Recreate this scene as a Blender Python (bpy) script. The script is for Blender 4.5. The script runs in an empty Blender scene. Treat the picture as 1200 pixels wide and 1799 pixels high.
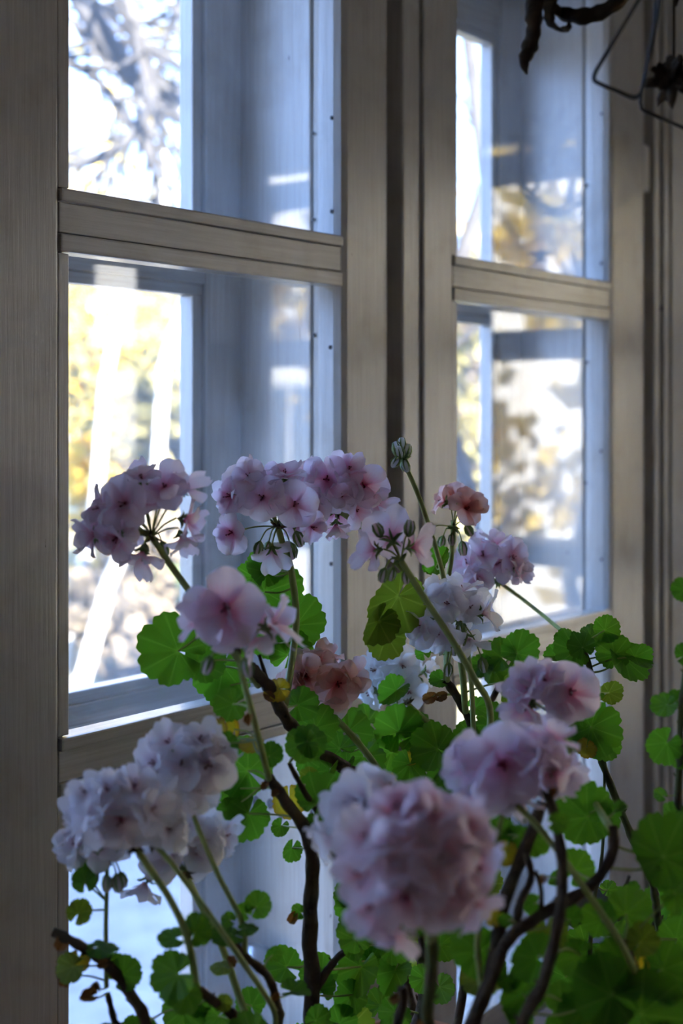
import bpy, bmesh, math, random
from mathutils import Vector, Matrix, noise

# ---------------------------------------------------------------- camera, world, sun, exposure
random.seed(7)
SC = bpy.context.scene
COL = SC.collection
H = 1.45                                   # eye height above the floor
CAM = Vector((0.0, -1.0, H))
FWD = Vector((0.8, 0.6, 0.0)); RGT = Vector((0.6, -0.8, 0.0)); UP = Vector((0, 0, 1))

cam_d = bpy.data.cameras.new('camera'); cam = bpy.data.objects.new('camera', cam_d); COL.objects.link(cam)
cam.location = CAM
cam.rotation_euler = FWD.to_track_quat('-Z', 'Y').to_euler()
cam_d.sensor_fit = 'HORIZONTAL'; cam_d.sensor_width = 24.0; cam_d.lens = 50.0
cam_d.shift_y = -162.5 / 1200.0
cam_d.dof.use_dof = True; cam_d.dof.focus_distance = 1.33; cam_d.dof.aperture_fstop = 4.4
cam_d.clip_start = 0.05
SC.camera = cam

world = bpy.data.worlds.new('sky'); SC.world = world; world.use_nodes = True
bg = world.node_tree.nodes['Background']
bg.inputs[0].default_value = (0.30, 0.50, 1.0, 1); bg.inputs[1].default_value = 3.1

sun_d = bpy.data.lights.new('sun_offscreen', 'SUN'); sun = bpy.data.objects.new('sun_offscreen', sun_d); COL.objects.link(sun)
sun_d.energy = 30.0; sun_d.angle = math.radians(1.0); sun_d.color = (1.0, 0.94, 0.84)
SUNDIR = Vector((-0.50, -0.72, 0.48)).normalized()          # towards the sun
sun.location = (-6, -4, 8)
sun.rotation_euler = SUNDIR.to_track_quat('Z', 'Y').to_euler()

vs = SC.view_settings
vs.view_transform = 'Standard'; vs.look = 'None'; vs.gamma = 1.0; vs.use_curve_mapping = False
vs.exposure = 1.82
cy = SC.cycles
cy.use_denoising = True
cy.max_bounces = 10; cy.diffuse_bounces = 6; cy.glossy_bounces = 4; cy.transmission_bounces = 6
cy.transparent_max_bounces = 24
cy.caustics_reflective = False; cy.caustics_refractive = False
cy.sample_clamp_indirect = 6.0

# ---------------------------------------------------------------- helpers
def P(px, py, z):
    """world point at depth z (metres along the view axis) behind a photo position"""
    return CAM + FWD * z + RGT * ((px - 600.0) / 2500.0 * z) + UP * ((737.0 - py) / 2500.0 * z)

def tag(o, label=None, cat=None, group=None, kind=None):
    if label: o['label'] = label
    if cat: o['category'] = cat
    if group: o['group'] = group
    if kind: o['kind'] = kind
    return o

def empty(name, loc=(0, 0, 0), rz=0.0):
    o = bpy.data.objects.new(name, None); COL.objects.link(o)
    o.location = loc; o.rotation_euler = (0, 0, rz); o.empty_display_size = 0.05
    return o

def link(name, me, parent=None, loc=None, mat=None):
    o = bpy.data.objects.new(name, me); COL.objects.link(o)
    if parent is not None: o.parent = parent
    if loc is not None: o.location = loc
    if mat is not None and not me.materials: me.materials.append(mat)
    return o

class MB:
    """collects vertices and faces for one mesh"""
    def __init__(self): self.v = []; self.f = []; self.m = []; self.c = []
    def add(self, vs_, fs_, mi=0, cols=None):
        n = len(self.v)
        self.v += [tuple(p) for p in vs_]
        self.f += [tuple(i + n for i in f) for f in fs_]
        self.m += [mi] * len(fs_)
        self.c += cols if cols else [(0, 0, 0, 1)] * len(vs_)
    def mesh(self, name, mats, smooth=True, col=False, origin=None):
        me = bpy.data.meshes.new(name)
        vv = self.v if origin is None else [(a - origin[0], b - origin[1], c - origin[2]) for a, b, c in self.v]
        me.from_pydata(vv, [], self.f)
        for m in mats: me.materials.append(m)
        if len(mats) > 1: me.polygons.foreach_set('material_index', self.m)
        if smooth: me.polygons.foreach_set('use_smooth', [True] * len(me.polygons))
        if col:
            a = me.color_attributes.new('zone', 'FLOAT_COLOR', 'POINT')
            a.data.foreach_set('color', [x for c in self.c for x in c])
        me.update()
        return me
    def tube(self, pts, rad, sides=6, mi=0, cap=True, flat=1.0):
        pts = [Vector(p) for p in pts]; n = len(pts)
        if not hasattr(rad, '__len__'): rad = [rad] * n
        vs_ = []; nrm = None
        for i in range(n):
            t = (pts[min(i + 1, n - 1)] - pts[max(i - 1, 0)])
            t = t.normalized() if t.length > 1e-9 else Vector((0, 0, 1))
            if nrm is None:
                a = Vector((1, 0, 0)) if abs(t.x) < 0.8 else Vector((0, 1, 0))
                nrm = t.cross(a).normalized()
            else:
                nrm = (nrm - t * nrm.dot(t))
                nrm = nrm.normalized() if nrm.length > 1e-9 else t.orthogonal().normalized()
            b = t.cross(nrm)
            for k in range(sides):
                an = 2 * math.pi * k / sides
                vs_.append(pts[i] + (nrm * math.cos(an) + b * math.sin(an) * flat) * rad[i])
        fs_ = []
        for i in range(n - 1):
            for k in range(sides):
                k2 = (k + 1) % sides
                fs_.append((i * sides + k, i * sides + k2, (i + 1) * sides + k2, (i + 1) * sides + k))
        if cap:
            fs_.append(tuple(reversed(range(sides)))); fs_.append(tuple((n - 1) * sides + k for k in range(sides)))
        self.add(vs_, fs_, mi)
    def lathe(self, prof, center=(0, 0, 0), seg=24, mi=0):
        vs_ = []
        for (r, z) in prof:
            for k in range(seg):
                a = 2 * math.pi * k / seg
                vs_.append((center[0] + r * math.cos(a), center[1] + r * math.sin(a), center[2] + z))
        fs_ = []
        for i in range(len(prof) - 1):
            for k in range(seg):
                k2 = (k + 1) % seg
                fs_.append((i * seg + k, i * seg + k2, (i + 1) * seg + k2, (i + 1) * seg + k))
        self.add(vs_, fs_, mi)

def spline(pts, per=6):
    """Catmull-Rom through points"""
    pts = [Vector(p) for p in pts]
    if len(pts) < 3:
        return [pts[0].lerp(pts[-1], i / per) for i in range(per + 1)]
    out = []
    for i in range(len(pts) - 1):
        p0 = pts[max(i - 1, 0)]; p1 = pts[i]; p2 = pts[i + 1]; p3 = pts[min(i + 2, len(pts) - 1)]
        for k in range(per):
            t = k / per
            out.append(0.5 * ((2 * p1) + (p2 - p0) * t + (2 * p0 - 5 * p1 + 4 * p2 - p3) * t * t + (3 * p1 - p0 - 3 * p2 + p3) * t ** 3))
    out.append(pts[-1])
    return out

def box(name, x0, x1, y0, y1, z0, z1, mat, parent=None, bev=0.0015, center=True):
    bm = bmesh.new()
    c = Vector(((x0 + x1) / 2, (y0 + y1) / 2, (z0 + z1) / 2))
    bmesh.ops.create_cube(bm, size=1.0)
    for v in bm.verts:
        v.co = Vector((v.co.x * (x1 - x0), v.co.y * (y1 - y0), v.co.z * (z1 - z0)))
    if bev > 0:
        b = min(bev, 0.3 * min(x1 - x0, y1 - y0, z1 - z0))
        bmesh.ops.bevel(bm, geom=list(bm.edges), offset=b, segments=2, affect='EDGES', profile=0.6)
    me = bpy.data.meshes.new(name); bm.to_mesh(me); bm.free()
    me.materials.append(mat)
    o = link(name, me, parent, c)
    return o

# ---------------------------------------------------------------- materials
def mat_new(name):
    m = bpy.data.materials.new(name); m.use_nodes = True
    nt = m.node_tree; nt.nodes.clear()
    out = nt.nodes.new('ShaderNodeOutputMaterial')
    return m, nt, out

def principled(name, col, rough=0.5, spec=0.5, bump=None, var=None, metallic=0.0, trans=None, coat=0):
    """var=(colour2, scale, lo, hi); bump=(scale, strength)"""
    m, nt, out = mat_new(name)
    b = nt.nodes.new('ShaderNodeBsdfPrincipled')
    b.inputs['Base Color'].default_value = (*col, 1); b.inputs['Roughness'].default_value = rough
    b.inputs['Specular IOR Level'].default_value = spec; b.inputs['Metallic'].default_value = metallic
    tc = nt.nodes.new('ShaderNodeTexCoord')
    if var:
        c2, sc, lo, hi = var
        n = nt.nodes.new('ShaderNodeTexNoise'); n.inputs['Scale'].default_value = sc; n.inputs['Detail'].default_value = 5
        nt.links.new(tc.outputs['Object'], n.inputs['Vector'])
        r = nt.nodes.new('ShaderNodeMapRange'); r.inputs[1].default_value = lo; r.inputs[2].default_value = hi
        nt.links.new(n.outputs['Fac'], r.inputs[0])
        mx = nt.nodes.new('ShaderNodeMix'); mx.data_type = 'RGBA'
        mx.inputs[6].default_value = (*col, 1); mx.inputs[7].default_value = (*c2, 1)
        nt.links.new(r.outputs[0], mx.inputs[0]); nt.links.new(mx.outputs[2], b.inputs['Base Color'])
    if bump:
        n2 = nt.nodes.new('ShaderNodeTexNoise'); n2.inputs['Scale'].default_value = bump[0]; n2.inputs['Detail'].default_value = 4
        nt.links.new(tc.outputs['Object'], n2.inputs['Vector'])
        bp = nt.nodes.new('ShaderNodeBump'); bp.inputs['Strength'].default_value = bump[1]; bp.inputs['Distance'].default_value = 0.003
        nt.links.new(n2.outputs['Fac'], bp.inputs['Height']); nt.links.new(bp.outputs['Normal'], b.inputs['Normal'])
    nt.links.new(b.outputs[0], out.inputs[0])
    return m

def painted_wood(name, axis, col=(0.49, 0.468, 0.438)):
    """old off-white oil paint on wood: grain along one axis, dirt streaks and small dark chips"""
    m, nt, out = mat_new(name)
    L = nt.links.new
    b = nt.nodes.new('ShaderNodeBsdfPrincipled')
    b.inputs['Roughness'].default_value = 0.22; b.inputs['Specular IOR Level'].default_value = 0.6
    tc = nt.nodes.new('ShaderNodeTexCoord'); geo = nt.nodes.new('ShaderNodeNewGeometry')
    mp = nt.nodes.new('ShaderNodeMapping')
    s = [1, 1, 1]; s[axis] = 0.035
    mp.inputs['Scale'].default_value = s
    L(geo.outputs['Position'], mp.inputs['Vector'])
    g = nt.nodes.new('ShaderNodeTexNoise'); g.inputs['Scale'].default_value = 260; g.inputs['Detail'].default_value = 5; g.inputs['Roughness'].default_value = 0.65
    L(mp.outputs[0], g.inputs['Vector'])
    big = nt.nodes.new('ShaderNodeTexNoise'); big.inputs['Scale'].default_value = 14; big.inputs['Detail'].default_value = 6
    L(geo.outputs['Position'], big.inputs['Vector'])
    r1 = nt.nodes.new('ShaderNodeMapRange'); r1.inputs[1].default_value = 0.35; r1.inputs[2].default_value = 0.75
    L(g.outputs['Fac'], r1.inputs[0])
    m1 = nt.nodes.new('ShaderNodeMix'); m1.data_type = 'RGBA'
    m1.inputs[6].default_value = (*col, 1); m1.inputs[7].default_value = (col[0] * .80, col[1] * .78, col[2] * .74, 1)
    L(r1.outputs[0], m1.inputs[0])
    r2 = nt.nodes.new('ShaderNodeMapRange'); r2.inputs[1].default_value = 0.52; r2.inputs[2].default_value = 0.75; r2.inputs[4].default_value = 0.5
    L(big.outputs['Fac'], r2.inputs[0])
    m2 = nt.nodes.new('ShaderNodeMix'); m2.data_type = 'RGBA'; m2.inputs[7].default_value = (0.28, 0.24, 0.195, 1)
    L(r2.outputs[0], m2.inputs[0]); L(m1.outputs[2], m2.inputs[6])
    mp2 = nt.nodes.new('ShaderNodeMapping'); s2 = [1, 1, 1]; s2[axis] = 0.35; mp2.inputs['Scale'].default_value = s2
    L(geo.outputs['Position'], mp2.inputs['Vector'])
    ch = nt.nodes.new('ShaderNodeTexNoise'); ch.inputs['Scale'].default_value = 95; ch.inputs['Detail'].default_value = 3
    L(mp2.outputs[0], ch.inputs['Vector'])
    r3 = nt.nodes.new('ShaderNodeMapRange'); r3.inputs[1].default_value = 0.745; r3.inputs[2].default_value = 0.77
    L(ch.outputs['Fac'], r3.inputs[0])
    m3 = nt.nodes.new('ShaderNodeMix'); m3.data_type = 'RGBA'; m3.inputs[7].default_value = (0.05, 0.04, 0.035, 1)
    L(r3.outputs[0], m3.inputs[0]); L(m2.outputs[2], m3.inputs[6]); L(m3.outputs[2], b.inputs['Base Color'])
    bp = nt.nodes.new('ShaderNodeBump'); bp.inputs['Strength'].default_value = 0.35; bp.inputs['Distance'].default_value = 0.0012
    L(g.outputs['Fac'], bp.inputs['Height']); L(bp.outputs['Normal'], b.inputs['Normal'])
    L(b.outputs[0], out.inputs[0])
    return m

def glass_mat():
    m, nt, out = mat_new('window_glass'); L = nt.links.new
    tr = nt.nodes.new('ShaderNodeBsdfTransparent'); tr.inputs[0].default_value = (0.985, 0.992, 0.99, 1)
    gl = nt.nodes.new('ShaderNodeBsdfGlossy'); gl.inputs['Roughness'].default_value = 0.0
    lw = nt.nodes.new('ShaderNodeLayerWeight'); lw.inputs[0].default_value = 0.5
    p = nt.nodes.new('ShaderNodeMath'); p.operation = 'POWER'; p.inputs[1].default_value = 5
    L(lw.outputs['Facing'], p.inputs[0])
    a = nt.nodes.new('ShaderNodeMath'); a.operation = 'MULTIPLY_ADD'; a.inputs[1].default_value = 0.95; a.inputs[2].default_value = 0.045
    L(p.outputs[0], a.inputs[0])
    mx = nt.nodes.new('ShaderNodeMixShader'); L(a.outputs[0], mx.inputs[0]); L(tr.outputs[0], mx.inputs[1]); L(gl.outputs[0], mx.inputs[2])
    # thin film of dust
    geo = nt.nodes.new('ShaderNodeNewGeometry')
    n = nt.nodes.new('ShaderNodeTexNoise'); n.inputs['Scale'].default_value = 9; n.inputs['Detail'].default_value = 8
    L(geo.outputs['Position'], n.inputs['Vector'])
    r = nt.nodes.new('ShaderNodeMapRange'); r.inputs[1].default_value = 0.3; r.inputs[2].default_value = 0.8
    r.inputs[3].default_value = 0.006; r.inputs[4].default_value = 0.045
    L(n.outputs['Fac'], r.inputs[0])
    df = nt.nodes.new('ShaderNodeBsdfTranslucent'); df.inputs[0].default_value = (0.85, 0.87, 0.9, 1)
    m2 = nt.nodes.new('ShaderNodeMixShader'); L(r.outputs[0], m2.inputs[0]); L(mx.outputs[0], m2.inputs[1]); L(df.outputs[0], m2.inputs[2])
    L(m2.outputs[0], out.inputs[0])
    return m

def leaf_mat(name, col, vein, trans, edge=None, tw=0.5):
    m, nt, out = mat_new(name); L = nt.links.new
    at = nt.nodes.new('ShaderNodeAttribute'); at.attribute_name = 'zone'
    sp = nt.nodes.new('ShaderNodeSeparateColor'); L(at.outputs['Color'], sp.inputs[0])
    oi = nt.nodes.new('ShaderNodeObjectInfo')
    mv = nt.nodes.new('ShaderNodeMix'); mv.data_type = 'RGBA'
    mv.inputs[6].default_value = (*col, 1); mv.inputs[7].default_value = (*vein, 1); L(sp.outputs[1], mv.inputs[0])
    tc = nt.nodes.new('ShaderNodeTexCoord')
    n = nt.nodes.new('ShaderNodeTexNoise'); n.inputs['Scale'].default_value = 60; n.inputs['Detail'].default_value = 4
    L(tc.outputs['Object'], n.inputs['Vector'])
    last = mv.outputs[2]
    if edge:
        r = nt.nodes.new('ShaderNodeMath'); r.operation = 'MULTIPLY'; L(sp.outputs[0], r.inputs[0]); L(n.outputs['Fac'], r.inputs[1])
        rr = nt.nodes.new('ShaderNodeMapRange'); rr.inputs[1].default_value = 0.35; rr.inputs[2].default_value = 0.55; L(r.outputs[0], rr.inputs[0])
        me_ = nt.nodes.new('ShaderNodeMix'); me_.data_type = 'RGBA'; me_.inputs[7].default_value = (*edge, 1)
        L(rr.outputs[0], me_.inputs[0]); L(last, me_.inputs[6]); last = me_.outputs[2]
    hs = nt.nodes.new('ShaderNodeHueSaturation')
    v = nt.nodes.new('ShaderNodeMapRange'); v.inputs[3].default_value = 0.75; v.inputs[4].default_value = 1.25; L(oi.outputs['Random'], v.inputs[0])
    L(v.outputs[0], hs.inputs['Value']); L(last, hs.inputs['Color'])
    pb = nt.nodes.new('ShaderNodeBsdfPrincipled'); pb.inputs['Roughness'].default_value = 0.5; pb.inputs['Specular IOR Level'].default_value = 0.3
    L(hs.outputs[0], pb.inputs['Base Color'])
    bp = nt.nodes.new('ShaderNodeBump'); bp.inputs['Strength'].default_value = 0.3; bp.inputs['Distance'].default_value = 0.002
    L(n.outputs['Fac'], bp.inputs['Height']); L(bp.outputs[0], pb.inputs['Normal'])
    ml = nt.nodes.new('ShaderNodeMix'); ml.data_type = 'RGBA'; ml.blend_type = 'MULTIPLY'; ml.inputs[0].default_value = 1
    ml.inputs[7].default_value = (*trans, 1); L(hs.outputs[0], ml.inputs[6])
    tl = nt.nodes.new('ShaderNodeBsdfTranslucent'); L(ml.outputs[2], tl.inputs[0])
    mx = nt.nodes.new('ShaderNodeMixShader'); mx.inputs[0].default_value = tw
    L(pb.outputs[0], mx.inputs[1]); L(tl.outputs[0], mx.inputs[2]); L(mx.outputs[0], out.inputs[0])
    return m

def petal_mat(name, edge, mid, core, tw=0.68):
    m, nt, out = mat_new(name); L = nt.links.new
    at = nt.nodes.new('ShaderNodeAttribute'); at.attribute_name = 'zone'
    sp = nt.nodes.new('ShaderNodeSeparateColor'); L(at.outputs['Color'], sp.inputs[0])
    # fine veins along each petal
    ve = nt.nodes.new('ShaderNodeMath'); ve.operation = 'MULTIPLY'; ve.inputs[1].default_value = 40; L(sp.outputs[1], ve.inputs[0])
    si = nt.nodes.new('ShaderNodeMath'); si.operation = 'SINE'; L(ve.outputs[0], si.inputs[0])
    sa = nt.nodes.new('ShaderNodeMath'); sa.operation = 'MULTIPLY_ADD'; sa.inputs[1].default_value = 0.03; L(si.outputs[0], sa.inputs[0]); L(sp.outputs[0], sa.inputs[2])
    cr = nt.nodes.new('ShaderNodeValToRGB'); e = cr.color_ramp.elements
    e[0].position = 0.0; e[0].color = (*core, 1); e[1].position = 1.0; e[1].color = (*edge, 1)
    for pos, c in ((0.05, core), (0.15, mid), (0.38, tuple(0.45 * a + 0.55 * b for a, b in zip(mid, edge))), (0.66, edge)):
        k = e.new(pos); k.color = (*c, 1)
    L(sa.outputs[0], cr.inputs[0])
    oi = nt.nodes.new('ShaderNodeObjectInfo')
    hs = nt.nodes.new('ShaderNodeHueSaturation')
    v = nt.nodes.new('ShaderNodeMapRange'); v.inputs[3].default_value = 0.7; v.inputs[4].default_value = 1.3; L(oi.outputs['Random'], v.inputs[0])
    L(v.outputs[0], hs.inputs['Saturation']); L(cr.outputs[0], hs.inputs['Color'])
    pb = nt.nodes.new('ShaderNodeBsdfPrincipled'); pb.inputs['Roughness'].default_value = 0.6; pb.inputs['Specular IOR Level'].default_value = 0.2
    L(hs.outputs[0], pb.inputs['Base Color'])
    tl = nt.nodes.new('ShaderNodeBsdfTranslucent'); L(hs.outputs[0], tl.inputs[0])
    mx = nt.nodes.new('ShaderNodeMixShader'); mx.inputs[0].default_value = tw
    L(pb.outputs[0], mx.inputs[1]); L(tl.outputs[0], mx.inputs[2]); L(mx.outputs[0], out.inputs[0])
    return m

M = {}
M['paint_v'] = painted_wood('painted_wood_vertical', 2)
M['paint_h'] = painted_wood('painted_wood_horizontal', 0)
M['paint_hy'] = painted_wood('painted_wood_side', 1)
M['glass'] = glass_mat()
M['plaster'] = principled('warm_wall_paint', (0.50, 0.46, 0.41), 0.8, 0.2, bump=(30, 0.2), var=((0.44, 0.40, 0.35), 3, 0.4, 0.7))
M['ceiling'] = principled('ceiling_paint', (0.60, 0.57, 0.53), 0.8, 0.2)
M['floor'] = principled('floor_boards', (0.42, 0.25, 0.12), 0.5, 0.4, var=((0.30, 0.17, 0.08), 6, 0.4, 0.7))
M['facade'] = principled('facade_paint', (0.62, 0.60, 0.55), 0.8, 0.2)
M['bench'] = principled('bench_wood', (0.16, 0.10, 0.06), 0.55, 0.4, var=((0.09, 0.055, 0.03), 12, 0.4, 0.7))
M['nail'] = principled('nail_iron_hole_shade', (0.03, 0.03, 0.035), 0.6, 0.4)
M['terracotta'] = principled('terracotta', (0.42, 0.17, 0.08), 0.85, 0.2, bump=(80, 0.2), var=((0.5, 0.28, 0.18), 20, 0.5, 0.75))
M['grey_glaze'] = principled('grey_glaze', (0.20, 0.20, 0.22), 0.35, 0.5, var=((0.14, 0.14, 0.15), 20, 0.4, 0.7))
M['soil'] = principled('soil', (0.035, 0.024, 0.016), 0.95, 0.1, bump=(200, 0.8))
M['bark'] = principled('geranium_bark', (0.065, 0.042, 0.026), 0.8, 0.25, bump=(180, 0.7), var=((0.11, 0.085, 0.05), 60, 0.45, 0.65))
M['greenstem'] = principled('geranium_green_stem', (0.085, 0.105, 0.03), 0.65, 0.3, bump=(180, 0.4), var=((0.08, 0.06, 0.03), 60, 0.5, 0.7))
M['stalk'] = principled('flower_stalk_green', (0.34, 0.42, 0.12), 0.55, 0.35, var=((0.24, 0.29, 0.08), 60, 0.4, 0.7))
M['sepal'] = principled('sepal_green', (0.20, 0.30, 0.09), 0.6, 0.3)
M['sepal_dark'] = principled('sepal_brown', (0.10, 0.075, 0.03), 0.7, 0.3)
M['anther'] = principled('anther_red', (0.18, 0.03, 0.025), 0.7, 0.3)
M['wire'] = principled('dark_wire', (0.02, 0.018, 0.016), 0.45, 0.5)
M['dried'] = principled('dried_plant', (0.035, 0.022, 0.012), 0.85, 0.2, bump=(150, 0.6), var=((0.08, 0.05, 0.02), 50, 0.5, 0.7))
M['twig'] = principled('twig', (0.04, 0.03, 0.022), 0.85, 0.2)
M['metal'] = principled('latch_metal', (0.35, 0.37, 0.40), 0.35, 0.5, metallic=0.9)
M['hinge'] = principled('painted_hinge', (0.40, 0.38, 0.36), 0.4, 0.5)
M['star'] = principled('star_metal', (0.05, 0.055, 0.07), 0.5, 0.5)
M['leaf_g'] = leaf_mat('leaf_green', (0.075, 0.175, 0.026), (0.14, 0.26, 0.06), (1.7, 2.1, 0.6), tw=0.52)
for k in 'bdt': M['leaf_' + k] = M['leaf_g']        # same leaf colour everywhere; only the light differs
M['leaf_o'] = leaf_mat('leaf_olive', (0.16, 0.22, 0.035), (0.30, 0.36, 0.10), (1.7, 1.8, 0.6), tw=0.5)
M['leaf_y'] = leaf_mat('leaf_yellow', (0.60, 0.48, 0.05), (0.50, 0.45, 0.10), (1.3, 1.25, 0.5), edge=(0.30, 0.13, 0.03), tw=0.5)
M['leaf_r'] = leaf_mat('leaf_withered', (0.20, 0.095, 0.03), (0.24, 0.14, 0.05), (1.4, 1.1, 0.6), tw=0.3)
M['pet_pink'] = petal_mat('petal_pale_pink', (0.95, 0.85, 0.93), (0.92, 0.50, 0.66), (0.62, 0.20, 0.32))
M['pet_white'] = petal_mat('petal_blush_white', (0.93, 0.90, 0.93), (0.90, 0.76, 0.82), (0.70, 0.40, 0.46))
M['pet_snow'] = petal_mat('petal_white', (0.90, 0.90, 0.91), (0.86, 0.84, 0.84), (0.70, 0.52, 0.50))
M['pet_salmon'] = petal_mat('petal_salmon', (0.84, 0.62, 0.58), (0.78, 0.36, 0.34), (0.5, 0.14, 0.14))
M['pet_blush'] = petal_mat('petal_deep_blush', (0.94, 0.82, 0.88), (0.86, 0.40, 0.48), (0.55, 0.14, 0.2))
M['grass'] = principled('autumn_lawn', (0.15, 0.13, 0.085), 0.95, 0.1, var=((0.10, 0.105, 0.055), 0.8, 0.4, 0.65))
M['gravel'] = principled('pale_gravel', (0.20, 0.20, 0.21), 0.95, 0.1, bump=(60, 0.4), var=((0.14, 0.14, 0.145), 8, 0.4, 0.7))
M['cream'] = principled('cream_plaster', (0.62, 0.595, 0.56), 0.9, 0.1, var=((0.58, 0.53, 0.46), 1.5, 0.4, 0.7))
M['rooftile'] = principled('roof_tiles', (0.20, 0.10, 0.07), 0.8, 0.2)
M['dark_glass'] = principled('shed_glass', (0.04, 0.05, 0.06), 0.1, 0.6)
M['treebark'] = principled('tree_bark', (0.045, 0.043, 0.045), 0.9, 0.1, var=((0.03, 0.028, 0.03), 12, 0.4, 0.7))
M['birchbark'] = principled('birch_bark', (0.52, 0.50, 0.47), 0.8, 0.2, var=((0.08, 0.07, 0.06), 9, 0.62, 0.68))

def foliage_mat(name, col):
    m, nt, out = mat_new(name); L = nt.links.new
    geo = nt.nodes.new('ShaderNodeNewGeometry')
    v = nt.nodes.new('ShaderNodeMapRange'); v.inputs[3].default_value = 0.6; v.inputs[4].default_value = 1.3; L(geo.outputs['Random Per Island'], v.inputs[0])
    hs = nt.nodes.new('ShaderNodeHueSaturation'); hs.inputs['Color'].default_value = (*col, 1); L(v.outputs[0], hs.inputs['Value'])
    d = nt.nodes.new('ShaderNodeBsdfDiffuse'); L(hs.outputs[0], d.inputs[0])
    t = nt.nodes.new('ShaderNodeBsdfTranslucent'); L(hs.outputs[0], t.inputs[0])
    mx = nt.nodes.new('ShaderNodeMixShader'); mx.inputs[0].default_value = 0.4
    L(d.outputs[0], mx.inputs[1]); L(t.outputs[0], mx.inputs[2]); L(mx.outputs[0], out.inputs[0])
    return m
M['fol_yellow'] = foliage_mat('autumn_yellow', (0.60, 0.43, 0.08))
M['fol_lime'] = foliage_mat('pale_yellow_green', (0.20, 0.178, 0.075))
M['fol_green'] = foliage_mat('garden_green', (0.09, 0.11, 0.045))
M['fol_pale'] = foliage_mat('pale_cream_leaves', (0.86, 0.80, 0.70))
M['fol_straw'] = foliage_mat('straw_beige', (0.17, 0.14, 0.105))

# ---------------------------------------------------------------- the room
RX0, RX1, RY0, RY1, RZ1 = -1.7, 3.0, -2.7, 0.0, 2.55
T = 0.21                                                   # wall thickness
def struct(o): o['kind'] = 'structure'; return o

WZ0, WZ1 = H - 0.885, H + 0.775                            # window openings, bottom and top
fl = struct(box('floor', RX0 - T, RX1 + T, RY0 - T, RY1 + T, -0.05, 0.0, M['floor'], bev=0))
struct(box('ceiling', RX0 - T, RX1 + T, RY0 - T, RY1 + T, RZ1, RZ1 + 0.12, M['ceiling'], bev=0))
def wall(name, segs, mat):
    mb = MB()
    for (x0, x1, y0, y1, z0, z1) in segs:
        vs_ = [(x, y, z) for z in (z0, z1) for y in (y0, y1) for x in (x0, x1)]
        mb.add(vs_, [(0, 2, 3, 1), (4, 5, 7, 6), (0, 1, 5, 4), (2, 6, 7, 3), (0, 4, 6, 2), (1, 3, 7, 5)])
    return struct(link(name, mb.mesh(name, [mat], smooth=False)))
AX0, AX1 = 0.735, 1.432       # window A
BX0, BX1 = 1.466, 2.165       # window B
CX0, CX1 = 2.245, 2.945       # window C
wall('wall_front', [(RX0 - T, RX1 + T, 0, T, 0, WZ0), (RX0 - T, RX1 + T, 0, T, WZ1, RZ1),
                    (RX0 - T, -0.80, 0, T, WZ0, WZ1), (CX1 + 0.01, RX1 + T, 0, T, WZ0, WZ1)], M['plaster'])
DY0, DY1, EY1 = -0.36, -1.055, -2.54                         # openings in the right wall
wall('wall_right', [(RX1, RX1 + T, RY0, RY1, 0, WZ0), (RX1, RX1 + T, RY0, RY1, WZ1, RZ1),
                    (RX1, RX1 + T, DY0 + 0.005, RY1, WZ0, WZ1), (RX1, RX1 + T, RY0, EY1 - 0.03, WZ0, WZ1)], M['plaster'])
wall('wall_back', [(RX0 - T, RX1 + T, RY0 - T, RY0, 0, RZ1)], M['plaster'])
wall('wall_left', [(RX0 - T, RX0, RY0, RY1, 0, RZ1)], M['plaster'])
# roof of the house above the ceiling
rf = MB()
rf.add([(RX0 - .5, RY0 - .5, 2.68), (RX1 + .3, RY0 - .5, 2.68), (RX1 + .3, RY1 + .3, 2.68), (RX0 - .5, RY1 + .3, 2.68),
        (RX0 - .5, -1.35, 3.9), (RX1 + .3, -1.35, 3.9)],
       [(0, 3, 2, 1), (0, 1, 5, 4), (3, 4, 5, 2), (0, 4, 3), (1, 2, 5)])
struct(link('trim_roof', rf.mesh('roof', [M['treebark']], smooth=False)))

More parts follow.
